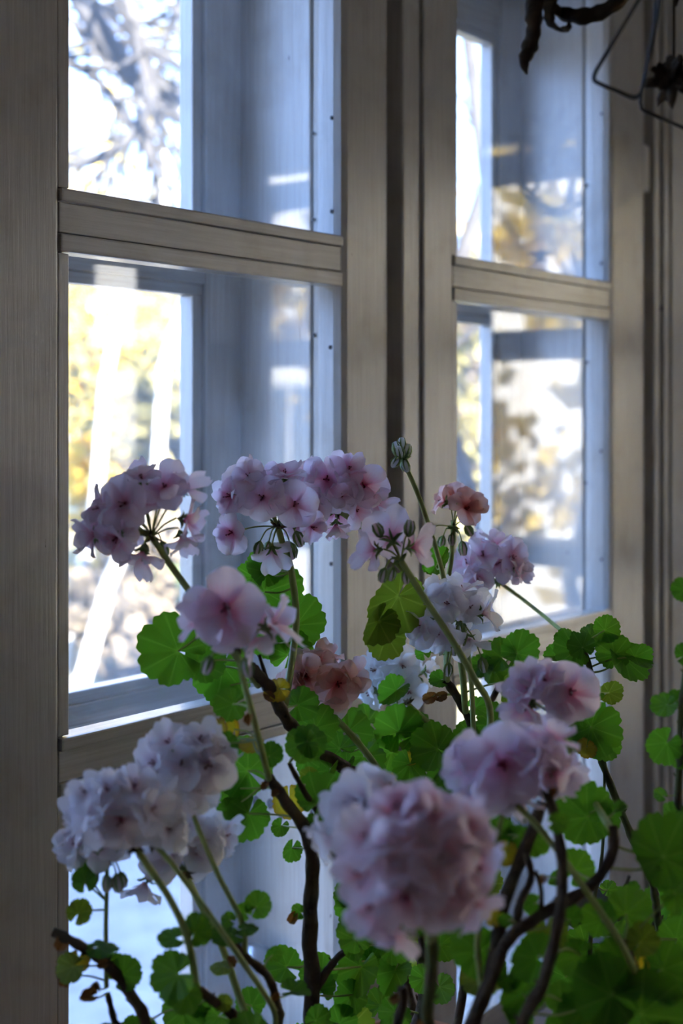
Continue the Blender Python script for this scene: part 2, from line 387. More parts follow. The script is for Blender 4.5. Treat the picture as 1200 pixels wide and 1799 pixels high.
# ---------------------------------------------------------------- double casement windows
ROWS = [(0.215, 0.680), (-0.296, 0.156), (-0.800, -0.350)]      # clear panes, heights relative to the eye
def window(name, x0, x1, ox0, ox1, loc=(0, 0, 0), rz=0.0, step=None, full=True):
    """x along the wall, y outwards; x0..x1 sash, ox0..ox1 clear opening"""
    w = empty(name, loc, rz); w['kind'] = 'structure'
    pv, ph = M['paint_v'], (M['paint_h'] if abs(math.sin(rz)) < 0.5 else M['paint_hy'])
    z = lambda d: H + d - loc[2]
    D = 0.046
    bw = 0.0135                                               # glazing bead width
    # inner sash: stiles
    if step:
        box('frame_stile', x0, x0 + step, 0.004, 0.06, WZ0, WZ1, pv, w, 0.003)
        box('stile', x0 + step + 0.0008, ox0 - bw - 0.002, 0.0, D, WZ0 + .01, WZ1 - .01, pv, w, 0.003)
    else:
        box('stile', x0, ox0 - bw - 0.002, 0.0, D, WZ0 + .01, WZ1 - .01, pv, w, 0.003)
    box('stile', ox1, x1, 0.0, D, WZ0 + .01, WZ1 - .01, pv, w, 0.012)
    # rails
    box('rail', ox0 - bw, ox1, 0.001, D, z(-0.350) + .013, z(-0.296) - .012, ph, w, 0.001)
    box('rail', ox0 - bw, ox1, 0.001, D, z(0.156) + .018, z(0.215) - .013, ph, w, 0.001)
    box('rail', ox0 - bw, ox1, 0.001, D, WZ0 + .01, z(-0.800) - .013, ph, w, 0.001)
    box('rail', ox0 - bw, ox1, 0.001, D, z(0.680) + .013, WZ1 - .01, ph, w, 0.001)
    for (d0, d1) in ROWS:
        a, b = z(d0), z(d1)
        # rebate behind the beads; the narrow gap before it is dark by itself
        box('glazing_rebate', ox0 - bw - 0.0021, ox0 - 0.002, 0.010, 0.0255, a - .004, b + .004, pv, w, 0)
        box('bead', ox0 - bw, ox0, 0.0025, 0.0252, a + .001, b - .001, pv, w, 0.0015)
        box('bead', ox0 - bw, ox1 + .001, -0.0025, 0.0252, a - .0122, a, ph, w, 0.002)
        bt = 0.0122 if d1 != 0.156 else 0.0170
        box('bead', ox0 - bw, ox1 + .001, -0.0015, 0.0252, b, b + bt, ph, w, 0.002)
        box('bead', ox1 + .0012, ox1 + .004, 0.012, 0.0252, a, b, pv, w, 0.001)
        box('pane', ox0 - .006, ox1 + .005, 0.0255, 0.0285, a - .006, b + .006, M['glass'], w, 0)
    # window box between the sashes
    box('frame_strip', ox1 + .001, x1, D + .001, 0.064, WZ0 + .01, WZ1 - .01, pv, w, 0.002)
    box('frame_strip', x0, ox0 - .001, D + .001, 0.064, WZ0 + .01, WZ1 - .01, pv, w, 0.002)
    box('reveal_board', ox1 + .012, ox1 + .030, 0.064, 0.166, WZ0 + .01, WZ1 - .01, pv, w, 0.001)
    box('reveal_board', ox0 - .030, ox0 - .012, 0.064, 0.166, WZ0 + .01, WZ1 - .01, pv, w, 0.001)
    box('reveal_sill', ox0 - .03, ox1 + .03, D + .001, 0.1655, WZ0 - .005, z(-0.815), ph, w, 0.002)
    box('reveal_head', ox0 - .03, ox1 + .03, D + .001, 0.1655, z(0.695), WZ1 + .002, ph, w, 0.002)
    # outer sash
    y0, y1 = 0.166, 0.206
    sx0, sx1 = ox0 + .066, ox1 - .069
    box('outer_stile', x0 + .0005, sx0 - .018, y0, y1, WZ0, WZ1, pv, w, 0.002)
    box('outer_stile', sx1 + .018, x1 - .0005, y0, y1, WZ0, WZ1, pv, w, 0.002)
    ob = [(z(0.60), z(0.695)), (z(0.150), z(0.215)), (z(-0.350), z(-0.299)), (z(-0.815), z(-0.775))]
    for (a, b) in ob:
        box('outer_rail', sx0 - .018, sx1 + .018, y0 + .002, y1, a + (.014 if a > z(-.80) else 0), b - .014, ph, w, 0.002)
    orow = [(z(0.215), z(0.60)), (z(-0.299), z(0.150)), (z(-0.775), z(-0.350))]
    for (a, b) in orow:
        box('outer_bead', sx0 - .018, sx0, y0 + .006, y1 - .012, a, b, pv, w, 0.002)
        box('outer_bead', sx1, sx1 + .0165, y0 + .006, y1 - .012, a, b, pv, w, 0.002)
        box('outer_bead', sx0 - .018, sx1 + .018, y0 + .006, y1 - .012, a - .0135, a, ph, w, 0.002)
        box('outer_bead', sx0 - .018, sx1 + .018, y0 + .006, y1 - .012, b, b + .0135, ph, w, 0.002)
        box('outer_pane', sx0 - .006, sx1 + .006, y1 - .012, y1 - .009, a - .006, b + .006, M['glass'], w, 0)
    return w

wA = window('window_1', AX0, AX1, 0.912, 1.333)
wB = window('window_2', BX0, BX1, 1.591, 2.033, step=0.040)
window('window_7', -0.03, 0.67, 0.09, 0.53)
window('window_8', -0.765, -0.065, -0.645, -0.205)
wC = window('window_3', CX0, CX1, 2.38, 2.82, step=0.022)
window('window_4', 0.36, 1.055, 0.478, 0.918, loc=(RX1, 0, 0), rz=-math.pi / 2)
window('window_5', 1.10, 1.80, 1.22, 1.66, loc=(RX1, 0, 0), rz=-math.pi / 2)
window('window_6', 1.84, 2.54, 1.96, 2.40, loc=(RX1, 0, 0), rz=-math.pi / 2)
# mullions set back between the casements
def trim(n, *a, **k): return struct(box('trim_%d' % n, *a, **k))
trim(1, AX1 + .001, BX0 - .001, 0.060, 0.20, WZ0, WZ1, M['paint_v'], bev=0.002)
trim(2, BX1 + .001, BX1 + .052, 0.085, 0.20, WZ0, WZ1, M['paint_v'], bev=0.003)
trim(3, BX1 + .054, CX0 - .0005, 0.010, 0.20, WZ0, WZ1, M['paint_v'], bev=0.004)
trim(9, -.0645, -.031, 0.006, 0.20, WZ0, WZ1, M['paint_v'], bev=0.002)
trim(4, .671, AX0 - .001, 0.006, 0.20, WZ0, WZ1, M['paint_v'], bev=0.002)
trim(5, -.80, RX1 - .03, -0.016, 0.0, WZ1 - .004, WZ1 + .07, M['paint_h'], bev=0.004)
trim(6, -.80, RX1 - .02, -0.055, 0.0, WZ0 - .035, WZ0 - .001, M['paint_h'], bev=0.006)
trim(7, RX1, RX1 + .20, DY1 - .040, DY1 - .002, WZ0, WZ1, M['paint_v'], bev=0.002)
trim(8, RX1, RX1 + .20, -1.838, -1.802, WZ0, WZ1, M['paint_v'], bev=0.002)

# nail heads along the beads of the two windows in view
def disc_x(name, p, r, mat, parent, t=0.0012):
    mb = MB(); vs_ = []
    for s in (0, -t):
        for k in range(10):
            a = 2 * math.pi * k / 10; vs_.append((s, math.cos(a) * r * .8, math.sin(a) * r))
    mb.add(vs_, [tuple(range(10)), tuple(reversed(range(10, 20)))] + [(k, (k + 1) % 10, (k + 1) % 10 + 10, k + 10) for k in range(10)])
    return link(name, mb.mesh(name, [mat], smooth=False), parent, p)
for (xx, yy, zz, w) in [(1.3332, .014, .355, wA), (1.3332, .042, .34, wA), (1.3332, .014, .245, wA), (1.3332, .042, .238, wA),
                        (1.3332, .040, .10, wA), (1.3332, .016, .085, wA), (1.3332, .041, -.06, wA), (1.3332, .015, -.17, wA),
                        (1.3332, .043, -.40, wA), (1.3332, .016, -.48, wA),
                        (2.0332, .014, .48, wB), (2.0332, .04, .37, wB), (2.0332, .015, .245, wB), (2.0332, .04, .09, wB),
                        (2.0332, .015, -.05, wB), (2.0332, .042, -.10, wB), (2.0332, .014, -.22, wB)]:
    disc_x('nail', (xx, yy, H + zz), 0.0026, M['nail'], w)
# hinge on the frame between window 2 and 3
hg = box('hinge', BX1 + .001, BX1 + .030, 0.006, 0.030, H + 0.375, H + 0.455, M['hinge'], wB, 0.006)
# catch on the reveal board of window 1: a plate, two dark discs painting the shade of its holes, and the round knob lower down
box('latch_plate', 1.3405, 1.3449, 0.100, 0.150, H - .488, H - .452, M['paint_v'], wA, 0.002)
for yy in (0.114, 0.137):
    disc_x('hole_disc', (1.3404, yy, H - .470), 0.0065, M['nail'], wA)
kb = MB(); kb.lathe([(0.001, 0), (0.016, 0.002), (0.019, 0.010), (0.015, 0.020), (0.008, 0.026), (0.008, 0.04)], seg=16)
ko = link('latch_knob', kb.mesh('latch_knob', [M['metal']]), wA, (1.311, 0.125, H - .655)); ko.rotation_euler = (0, math.pi / 2, 0)

rgf = random.Random(4); mb = MB()
for i in range(14):
    d = Vector((rgf.uniform(.1, 1), rgf.uniform(-.3, .1), rgf.uniform(.1, 1.2))).normalized() * rgf.uniform(.003, .009)
    b0 = Vector((.9125 + rgf.uniform(0, .006), .020, H + .2205))
    mb.tube([b0, b0 + d * .6, b0 + d], [.0009, .0006, .0010], 5)
link('paint_flake', mb.mesh('paint_flake', [M['paint_v']]), wA)

# ---------------------------------------------------------------- plant bench under the windows
BZ = H - 0.82
bench = empty('plant_bench', (1.3, -0.40, 0))
tag(bench, 'dark wooden plant bench under the windows, carrying the geranium pots', 'bench')
for i in range(4):
    box('bench_plank', -0.95, 0.95, -0.36 + i * 0.182, -0.36 + i * 0.182 + .178, BZ - .03, BZ, M['bench'], bench, 0.003)
for sx in (-0.88, 0.88):
    for sy in (-0.31, 0.31):
        box('leg', sx - .03, sx + .03, sy - .025, sy + .025, 0.0, BZ - .03, M['bench'], bench, 0.003)
for sy in (-0.31, 0.31):
    box('apron', -0.85, 0.85, sy - .012, sy + .012, BZ - .11, BZ - .03, M['bench'], bench, 0.002)

def pot(name, label, cx, cy, r, h, mat, saucer=True):
    o = empty(name, (cx, cy, BZ)); tag(o, label, 'flower pot')
    s = 0.014 if saucer else 0.0
    if saucer:
        mb = MB(); mb.lathe([(0.001, 0.0), (r * .98, 0.0), (r * 1.12, 0.018), (r * 1.08, 0.019), (r * .92, 0.006), (0.001, 0.006)], seg=28)
        link('saucer', mb.mesh('saucer', [mat]), o)
    mb = MB()
    mb.lathe([(0.001, s), (r * .70, s), (r * .94, h * .80), (r * 1.02, h * .80), (r * 1.06, h * .84), (r * 1.06, h * .98), (r * 1.03, h), (r * .95, h), (r * .92, h * .85), (r * .66, s + .01), (0.001, s + .01)], seg=32)
    link('pot_body', mb.mesh('pot_body', [mat]), o)
    mb = MB(); mb.lathe([(r * .93, h * .88), (r * .6, h * .90), (r * .25, h * .915), (0.001, h * .92)], seg=24)
    link('soil', mb.mesh('soil', [M['soil']]), o)
    return Vector((cx, cy, BZ + h * .90))

# ---------------------------------------------------------------- geraniums: meshes shared by all plants
def petal_into(mb, phi, L_, W, rise, rng, mi=0, inner=False):
    NU, NV = 8, 6
    ph1, ph2 = rng.uniform(0, 6), rng.uniform(0, 6)
    curl = rng.uniform(0.05, 0.75); tw = rng.uniform(-.5, .5); ruf = rng.uniform(.03, .10); cupv = rng.uniform(.08, .34)
    ca, sa = math.cos(phi), math.sin(phi); vs_, cs_ = [], []
    for i in range(NU + 1):
        u = i / NU
        wd = W * (0.16 + 0.84 * math.sin(min(1, u * 1.06) * math.pi * 0.62) ** 1.2) * (1 - max(0, u - .72) ** 2 * 5.2)
        for j in range(NV + 1):
            v = -1 + 2 * j / NV
            r = L_ * (u * (1 - .10 * v * v * u)) * math.cos(rise * (1 - .7 * u))
            h = L_ * (math.sin(rise) * u - curl * u * u)
            h += L_ * cupv * v * v * u * (1 - .3 * u) + L_ * ruf * math.sin(4.5 * v + ph1) * u * u + L_ * .03 * math.sin(7 * u + ph2)
            y = wd * v; h += y * tw * u
            vs_.append((r * ca - y * sa, r * sa + y * ca, h + 0.0012)); cs_.append((u, (v + 1) / 2, 0, 1))
    fs_ = [(i * (NV + 1) + j, (i + 1) * (NV + 1) + j, (i + 1) * (NV + 1) + j + 1, i * (NV + 1) + j + 1) for i in range(NU) for j in range(NV)]
    mb.add(vs_, fs_, mi, cs_)

def floret_mesh(pm, seed, n_out=5, n_in=2, cup=0.75):
    rng = random.Random(seed); mb = MB(); L_ = 0.0225
    a0 = rng.uniform(0, 6)
    for k in range(n_out):
        petal_into(mb, a0 + k * 2 * math.pi / n_out + rng.uniform(-.18, .18), L_ * rng.uniform(.92, 1.08), L_ * rng.uniform(.42, .54), cup * rng.uniform(.5, 1.35), rng)
    for k in range(n_in):
        petal_into(mb, rng.uniform(0, 6.28), L_ * rng.uniform(.6, .9), L_ * rng.uniform(.30, .42), rng.uniform(.8, 1.3), rng)
    for k in range(4):                                        # stamens
        a = rng.uniform(0, 6.28); d = rng.uniform(.001, .0032); top = rng.uniform(.006, .010)
        tip = Vector((math.cos(a) * d, math.sin(a) * d, top))
        mb.tube([(0, 0, 0.001), tip], [.0003, .0003], 4, 1)
        mb.tube([tip + Vector((0, 0, -.0006)), tip, tip + Vector((0, 0, .0009))], [.0003, .0008, .0003], 5, 1)
    for k in range(5):                                        # sepals behind the petals
        a = a0 + (k + .5) * 1.2566; ca, sa = math.cos(a), math.sin(a)
        mb.tube([(0, 0, -.006), (ca * .0022, sa * .0022, -.002), (ca * .006, sa * .006, .0005), (ca * .010, sa * .010, .0003)], [.0012, .0018, .0016, .0003], 5, 2, flat=.6)
    return mb.mesh('floret', [pm, M['anther'], M['sepal']], col=True)

FLO = {}
for key in ('pink', 'white', 'snow', 'salmon', 'blush'):
    FLO[key] = [floret_mesh(M['pet_' + key], 100 + s + 17 * len(FLO), 5, n, c) for s, (n, c) in enumerate([(1, .55), (3, .7), (2, .85), (4, .6), (0, .95), (3, .45)])]
def bud_mesh(pm, seed):
    rng = random.Random(seed); mb = MB()
    mb.lathe([(.0005, .0105), (.0018, .010), (.0030, .0075), (.0034, .004), (.0026, .001), (.0008, -.001)], seg=10, mi=0)
    mb.c = [(.8, .5, 0, 1)] * len(mb.c)
    for k in range(5):
        a = k * 1.2566; ca, sa = math.cos(a), math.sin(a)
        mb.tube([(0, 0, -.002), (ca * .0026, sa * .0026, .001), (ca * .0036, sa * .0036, .005), (ca * .0026, sa * .0026, .0100)], [.001, .0016, .0014, .0003], 5, 1, flat=.5)
    return mb.mesh('bud', [pm, M['sepal']], col=True)
BUD = {k: bud_mesh(M['pet_' + k], 3) for k in FLO}

def leaf_mesh(seed, fold=0.0, cup=0.2, mat=None):
    rng = random.Random(seed); mb = MB()
    N, K = 84, 7
    ph = [rng.uniform(0, 6) for _ in range(5)]; gap = rng.uniform(.10, .35)
    lob = 7
    vs_ = [(0, 0, 0)]; cs_ = [(0, 1, 0, 1)]
    for k in range(1, K + 1):
        q = k / K
        for i in range(N + 1):
            s = -1 + 2 * i / N
            th = s * (math.pi - gap)
            lb = abs(math.cos(s * lob * math.pi / 2))
            R = (.80 + .20 * math.cos(th * .92)) * (1 - .085 * (1 - lb) ** 2.2 * q) * (1 + .028 * math.cos(s * 21 * math.pi) * q ** 3)
            r = R * q
            x, y = math.sin(th) * r, math.cos(th) * r
            vein = max(0, 1 - abs(((s * lob / 2 + .0) + .5) % 1 - .5) * 2 / .16) * (1 - .55 * q)
            h = cup * r * r * .6 - .035 * (1 - lb) * q + .06 * math.sin(2 * th + ph[0]) * q * q + .045 * math.sin(3 * th + ph[1]) * q * q + .02 * math.sin(7 * th + ph[2]) * q ** 3
            h += .018 * math.cos(s * lob * math.pi) * q * (1 - .2 * q)
            if fold: h += abs(x) * fold; x *= (1 - .38 * fold)
            vs_.append((x, y, h)); cs_.append((q, vein, 0, 1))
    fs_ = [(0, 1 + i + 1, 1 + i) for i in range(N)]
    for k in range(K - 1):
        a, b = 1 + k * (N + 1), 1 + (k + 1) * (N + 1)
        fs_ += [(a + i, a + i + 1, b + i + 1, b + i) for i in range(N)]
    mb.add(vs_, fs_, 0, cs_)
    return mb.mesh('leaf', [mat], col=True)
LEAF = {}
for t in 'bgdtoyr':
    LEAF[t] = [leaf_mesh(20 + i + ord(t), f, c, M['leaf_' + t]) for i, (f, c) in enumerate([(0, .1), (0, .25), (.15, .1), (0, -.2), (.3, 0), (.75, .1)])]

# ---------------------------------------------------------------- one geranium = an empty with stems, leaves, flower heads
class Plant:
    def __init__(self, label, base):
        self.e = empty('geranium', base); self.base = Vector(base)
        tag(self.e, label, 'plant', 'geraniums on the plant bench')
        self.nodes = []                                       # (world point, px, py, z)
    def stem(self, path, w, mat='bark', base=False):
        """path of (px, py, z), w = start and end width in photo pixels"""
        pts = [P(*p) for p in path]
        if base: pts = [self.base + Vector((random.uniform(-.012, .012), random.uniform(-.012, .012), -.012)), self.base + (pts[0] - self.base) * .5 + Vector((random.uniform(-.01, .01), 0, .0))] + pts
        per = 8
        sp = spline(pts, per); n = len(sp); zz = path[0][2]
        if not hasattr(w, '__len__'): w = (w, w)
        r = []
        for i in range(n):
            t = i / (n - 1)
            k = (w[0] * (1 - t) + w[1] * t) * zz / 2500 / 2
            r.append(k * (1 + .16 * max(0, math.sin(i * 2.1 + zz * 9)) ** 4 + .07 * math.sin(i * 1.3)))
            sp[i] = sp[i] + noise.noise_vector(sp[i] * 40) * k * .35
        mb = MB(); mb.tube(sp, r, 8)
        # leaf scars and broken petiole stubs
        if w[0] >= 12:
            for i in range(3, n - 2, 5):
                d = Vector((random.uniform(-1, 1), random.uniform(-1, 1), random.uniform(-.3, .8))).normalized()
                mb.tube([sp[i], sp[i] + d * r[i] * 1.25, sp[i] + d * r[i] * random.uniform(1.5, 2.0) + Vector((0, 0, .002))], [r[i] * .45, r[i] * .32, r[i] * .10], 5)
        link('stem', mb.mesh('stem', [M[mat]], origin=self.base), self.e)
        for q in sp: self.nodes.append(q)
    def leaf(self, px, py, r, tone='d', z=None, ang=None, var=None, tilt=None, att=None):
        """ang: direction of the leaf tip in the picture plane (deg, 0 right, 90 up); tilt: (towards camera, up, right)"""
        c2 = None
        best = None
        for q in self.nodes:
            d = q - CAM; dz = d.dot(FWD)
            qx = 600 + 2500 * d.dot(RGT) / dz; qy = 737 - 2500 * d.z / dz
            s = (qx - px) ** 2 + (qy - py) ** 2 + (0 if qy > py - 8 else 2500) + (((dz - z) * 900) ** 2 if z else 0)
            if best is None or s < best[0]: best = (s, q, qx, qy, dz)
        s, q, qx, qy, dz = best
        if z is None: z = dz + random.uniform(-.05, .05)
        c = P(px, py, z)
        if c.y > -0.03: c.y = -0.03 - random.uniform(0, .02)
        R = r * z / 2500 / .86
        if ang is None:
            ang = math.degrees(math.atan2(-(py - qy), px - qx)) + random.uniform(-35, 35)
        a = math.radians(ang)
        tip = RGT * math.cos(a) + UP * math.sin(a)
        if tilt is None: tilt = (random.uniform(.55, 1), random.uniform(-.1, .7), random.uniform(-.35, .35))
        nrm = (-FWD * tilt[0] + UP * tilt[1] + RGT * tilt[2]).normalized()
        yv = (tip - nrm * tip.dot(nrm)).normalized(); xv = yv.cross(nrm)
        org = c - yv * R * .22
        Mx = Matrix((( xv.x * R, yv.x * R, nrm.x * R, org.x), (xv.y * R, yv.y * R, nrm.y * R, org.y), (xv.z * R, yv.z * R, nrm.z * R, org.z), (0, 0, 0, 1)))
        if var is None: var = random.choice([0, 1, 1, 2, 3, 3, 4, 2])
        me = LEAF[tone][var]
        o = bpy.data.objects.new('leaf', me); COL.objects.link(o); o.parent = self.e
        o.matrix_basis = Matrix.Translation(-self.base) @ Mx
        # petiole
        if att: q = P(*att)
        mid = q.lerp(org, .5) + UP * (.10 * (q - org).length * random.uniform(-.4, .6)) - nrm * R * .25
        pts = spline([q, mid, org], 6)
        inv = Mx.inverted()
        mb = MB(); rr = (.0008 + .011 * R) / R
        mb.tube([inv @ p for p in pts], [rr * 1.1, rr, rr * .95, rr * .9, rr * .9, rr * .85, rr * .85, rr * .8, rr * .8, rr * .8, rr * .8, rr * .75, rr * .7][:len(pts)], 6)
        po = link('petiole', mb.mesh('petiole', [M['stalk']]), o)
        return o
    def head(self, hub, z, stalk, florets, kind='pink', buds=(), back=3, sw=11, size=1.0, bulge=.55, bias=(0, 0, 0), hubmat='sepal_dark', facecam=.35):
        """hub px, stalk px path from the hub down, florets: (px, py[, size[, variant]])"""
        hp = P(hub[0], hub[1], z)
        pts = [hp] + [P(p[0], p[1], p[2] if len(p) > 2 else z) for p in stalk]
        mb = MB(); sp = spline(pts, 6)
        k = sw * z / 2500 / 2
        mb.tube(sp, [k * (.9 + .25 * i / len(sp)) for i in range(len(sp))], 8, 0)
        for q in sp[len(sp) // 2:]: self.nodes.append(q)
        for i in range(9):                                    # bracts at the hub
            d = Vector((random.uniform(-1, 1), random.uniform(-1, 1), random.uniform(-1, .8))).normalized()
            mb.tube([hp, hp + d * .004, hp + d * .0085], [.0016, .0017, .0003], 5, 1)
        items = []
        if florets:
            cx = sum(f[0] for f in florets) / len(florets); cyy = sum(f[1] for f in florets) / len(florets)
            rx = max(30, max(abs(f[0] - cx) for f in florets) + 20); ry = max(30, max(abs(f[1] - cyy) for f in florets) + 20)
            cen = P(cx, cyy, z)
            for f in florets:
                ex = ((f[0] - cx) / rx) ** 2 + ((f[1] - cyy) / ry) ** 2
                off = -bulge * math.sqrt(max(0.04, 1 - ex)) * min(rx, ry) * z / 2500
                fp = P(f[0], f[1], z + off)
                items.append((fp, f[2] if len(f) > 2 else 1.0, f[3] if len(f) > 3 else None, f[4] if len(f) > 4 else None, False))
            for b in range(int(len(florets) * .45) if back > 0 else 0):
                f = random.choice(florets); g = random.choice(florets)
                fx, fy = (f[0] + g[0]) / 2 + random.uniform(-10, 10), (f[1] + g[1]) / 2 + random.uniform(-10, 10)
                ex = ((fx - cx) / rx) ** 2 + ((fy - cyy) / ry) ** 2
                fp = P(fx, fy, z - bulge * .45 * math.sqrt(max(.04, 1 - ex)) * min(rx, ry) * z / 2500)
                items.append((fp, random.uniform(1.0, 1.3), None, None, False))
            for b in range(back + 3 if back > 0 else 0):
                f = random.choice(florets)
                fp = P(cx + (f[0] - cx) * .7 + random.uniform(-8, 8), cyy + (f[1] - cyy) * .7 + random.uniform(-8, 8), z + bulge * .8 * min(rx, ry) * z / 2500)
                items.append((fp, 1.25, None, None, True))
        else: cen = hp
        ob = []
        for (fp, s, var, face, isback) in items:
            if fp.y > -.02: fp.y = -.02
            out = (fp - hp.lerp(cen, .55))
            out = out.normalized() if out.length > 1e-5 else UP.copy()
            if face: n = (RGT * face[0] + UP * face[1] - FWD * face[2]).normalized()
            else: n = (out + (FWD * .3 if isback else -FWD * facecam) + UP * .15 + RGT * bias[0] + UP * bias[1]).normalized()
            base = fp - n * .006
            # pedicel
            m_ = hp.lerp(base, .5) + UP * .002
            mb.tube(spline([hp, m_, base], 4), .0008, 5, 0)
            ob.append((fp, n, s * size, var))
        bo = []
        for bd in buds:
            bp = P(bd[0], bd[1], z - random.uniform(-.01, .012)); d = (bp - hp)
            n = (d.normalized() * .4 + Vector((0, 0, -.8 if len(bd) < 3 else bd[2]))).normalized()
            m_ = hp.lerp(bp, .6) + UP * .006
            mb.tube(spline([hp, m_, bp - n * .002], 5), .0007, 5, 0)
            bo.append((bp, n))
        ho = link('flower_head', mb.mesh('flower_head', [M['stalk'], M[hubmat]], origin=hp), self.e, hp - self.base)
        for (fp, n, s, var) in ob:
            s *= .76
            me = FLO[kind][random.randrange(6) if var is None else var]
            o = bpy.data.objects.new('floret', me); COL.objects.link(o); o.parent = ho
            q = n.to_track_quat('Z', 'Y').to_matrix().to_4x4() @ Matrix.Rotation(random.uniform(0, 6.28), 4, 'Z')
            o.matrix_basis = Matrix.Translation(fp - hp) @ q @ Matrix.Scale(s, 4)
        for (bp, n) in bo:
            o = bpy.data.objects.new('bud', BUD[kind]); COL.objects.link(o); o.parent = ho
            o.matrix_basis = Matrix.Translation(bp - hp) @ n.to_track_quat('Z', 'Y').to_matrix().to_4x4() @ Matrix.Scale(random.uniform(.9, 1.25), 4)

def potpos(px, z):
    v = P(px, 737, z); return v.x, v.y
PA = potpos(235, 1.06); PB = potpos(560, 1.26); PC = potpos(860, 0.96); PD = potpos(1120, 1.30); PE = potpos(1095, 1.68); PF = potpos(720, 1.52)
bA = pot('flower_pot', 'terracotta pot of the low geranium with blush white flowers', *PA, .075, .15, M['terracotta'])
bB = pot('flower_pot', 'terracotta pot holding the geranium with the thick upright bare trunk', *PB, .080, .15, M['terracotta'])
bC = pot('flower_pot', 'terracotta pot standing farthest from the windows on the bench', *PC, .085, .15, M['terracotta'])
bD = pot('flower_pot', 'terracotta pot holding the tall thin knobbly green stem', *PD, .075, .15, M['terracotta'])
bE = pot('flower_pot', 'grey glazed pot without a saucer, under the star-mirroring window', *PE, .088, .238, M['grey_glaze'], saucer=False)
bF = pot('flower_pot', 'terracotta pot closest to the gap between the two windows', *PF, .072, .15, M['terracotta'])

# --- plant A: left, in front of the first window
A = Plant('low geranium with blush white flower heads on long bare stalks', bA)
A.stem([(262, 1830, 1.05), (232, 1750, 1.05), (190, 1695, 1.05), (140, 1660, 1.05), (92, 1638, 1.05)], (22, 17), base=True)
A.stem([(215, 1840, 1.06), (200, 1790, 1.06), (188, 1745, 1.06)], (15, 10), base=True)
A.stem([(470, 1840, 1.08), (420, 1790, 1.06), (370, 1755, 1.04), (335, 1728, 1.02)], (20, 15), base=True)
A.stem([(480, 1830, 1.10), (484, 1760, 1.09), (470, 1715, 1.08), (425, 1675, 1.06), (405, 1640, 1.05)], (18, 13), base=True)
A.head((236, 1486), 1.00, [(262, 1525), (300, 1582), (330, 1650), (345, 1735, 1.02)],
       [(214, 1438, 1.5, 0, (-.1, .0, 1)), (160, 1418, 1.15), (155, 1395, 1.0), (192, 1392, 1.05), (236, 1385, 1.1), (262, 1425, 1.1), (172, 1455, 1.05)], 'white', sw=13, back=3)
A.head((337, 1424), 1.06, [(352, 1465), (385, 1540), (425, 1620), (430, 1675, 1.06)],
       [(278, 1345, 1.15), (322, 1342, 1.25, 1, (-.1, .3, 1)), (366, 1345, 1.3, 0, (.2, .1, 1)), (300, 1310, 1.0), (350, 1305, 1.1), (300, 1385, 1.1), (345, 1385, 1.1), (385, 1320, .9)], 'white', sw=9, back=3)
A.head((326, 1532), 1.10, [(345, 1575), (385, 1650), (425, 1765, 1.09), (446, 1815, 1.072)],
       [(322, 1455, 1.2), (352, 1470, 1.2), (388, 1468, 1.1, 1, (.9, .1, .3)), (300, 1500, 1.1), (345, 1500, 1.1), (256, 1548, 1.1, 4, (-.2, -.8, .2)), (285, 1510, 1.0)], 'white', sw=12, back=3)
A.head((268, 1480), 1.02, [(300, 1515), (360, 1595), (430, 1695), (478, 1768, 1.06), (484, 1800, 1.095)],
       [(278, 1412, 1.1), (292, 1455, 1.0)], 'white', sw=10, back=1)
A.head((187, 1510), 1.06, [(188, 1545), (186, 1630), (187, 1735, 1.06)],
       [(145, 1480, 1.15, 4, (-.7, .2, .4)), (205, 1490, 1.2, 4, (.3, .3, -.6)), (170, 1490, 1.1, 4, (-.2, .4, -.7))], 'white', buds=[(166, 1532), (212, 1537), (187, 1540), (205, 1540)], sw=8, back=1)
for L in [(148, 1545, 24, 'd', 1.05, 100), (152, 1520, 22, 'b', 1.07, 80), (140, 1600, 25, 'o', 1.05, 60), (182, 1664, 32, 'd', 1.02, 0, 3, (.12, 1, 0)),
          (222, 1708, 32, 'g', 1.05, 40), (122, 1700, 30, 'o', 1.04, 200), (138, 1690, 22, 'y', 1.05, 260), (155, 1752, 18, 'r', 1.03, 200, 5), (170, 1735, 12, 'r', 1.04, 120, 5),
          (300, 1648, 27, 'd', 1.0, 180, 0, (.45, .9, 0)), (346, 1632, 31, 'd', 1.0, 60), (302, 1715, 45, 'g', 1.0, 200, 1), (325, 1752, 32, 'd', 1.0, 250), (322, 1785, 42, 'b', 1.1, 270),
          (352, 1770, 20, 'b', 1.1, 300), (455, 1588, 26, 'd', 1.06, 50), (428, 1601, 17, 'd', 1.06, 150), (400, 1615, 15, 'g', 1.06, 160), (398, 1640, 34, 'd', 1.04, 195, 3, (.18, 1, .2)), (437, 1630, 20, 'd', 1.04, 30, 3, (.25, 1, 0)),
          (388, 1698, 22, 'o', 1.07, 180, 3, (.3, 1, 0)), (482, 1674, 17, 'g', 1.08, 40, 4), (380, 1790, 26, 'g', 1.1, 230), (440, 1760, 28, 'b', 1.13, 100), (415, 1795, 24, 'g', 1.12, 270),
          (405, 1690, 12, 'r', 1.06, 100, 5), (110, 1655, 18, 'r', 1.05, 240, 5), (118, 1720, 16, 'r', 1.05, 270, 5), (520, 1742, 30, 'd', 1.08, 30, 4, (.25, 1, .2))]:
    A.leaf(*L)

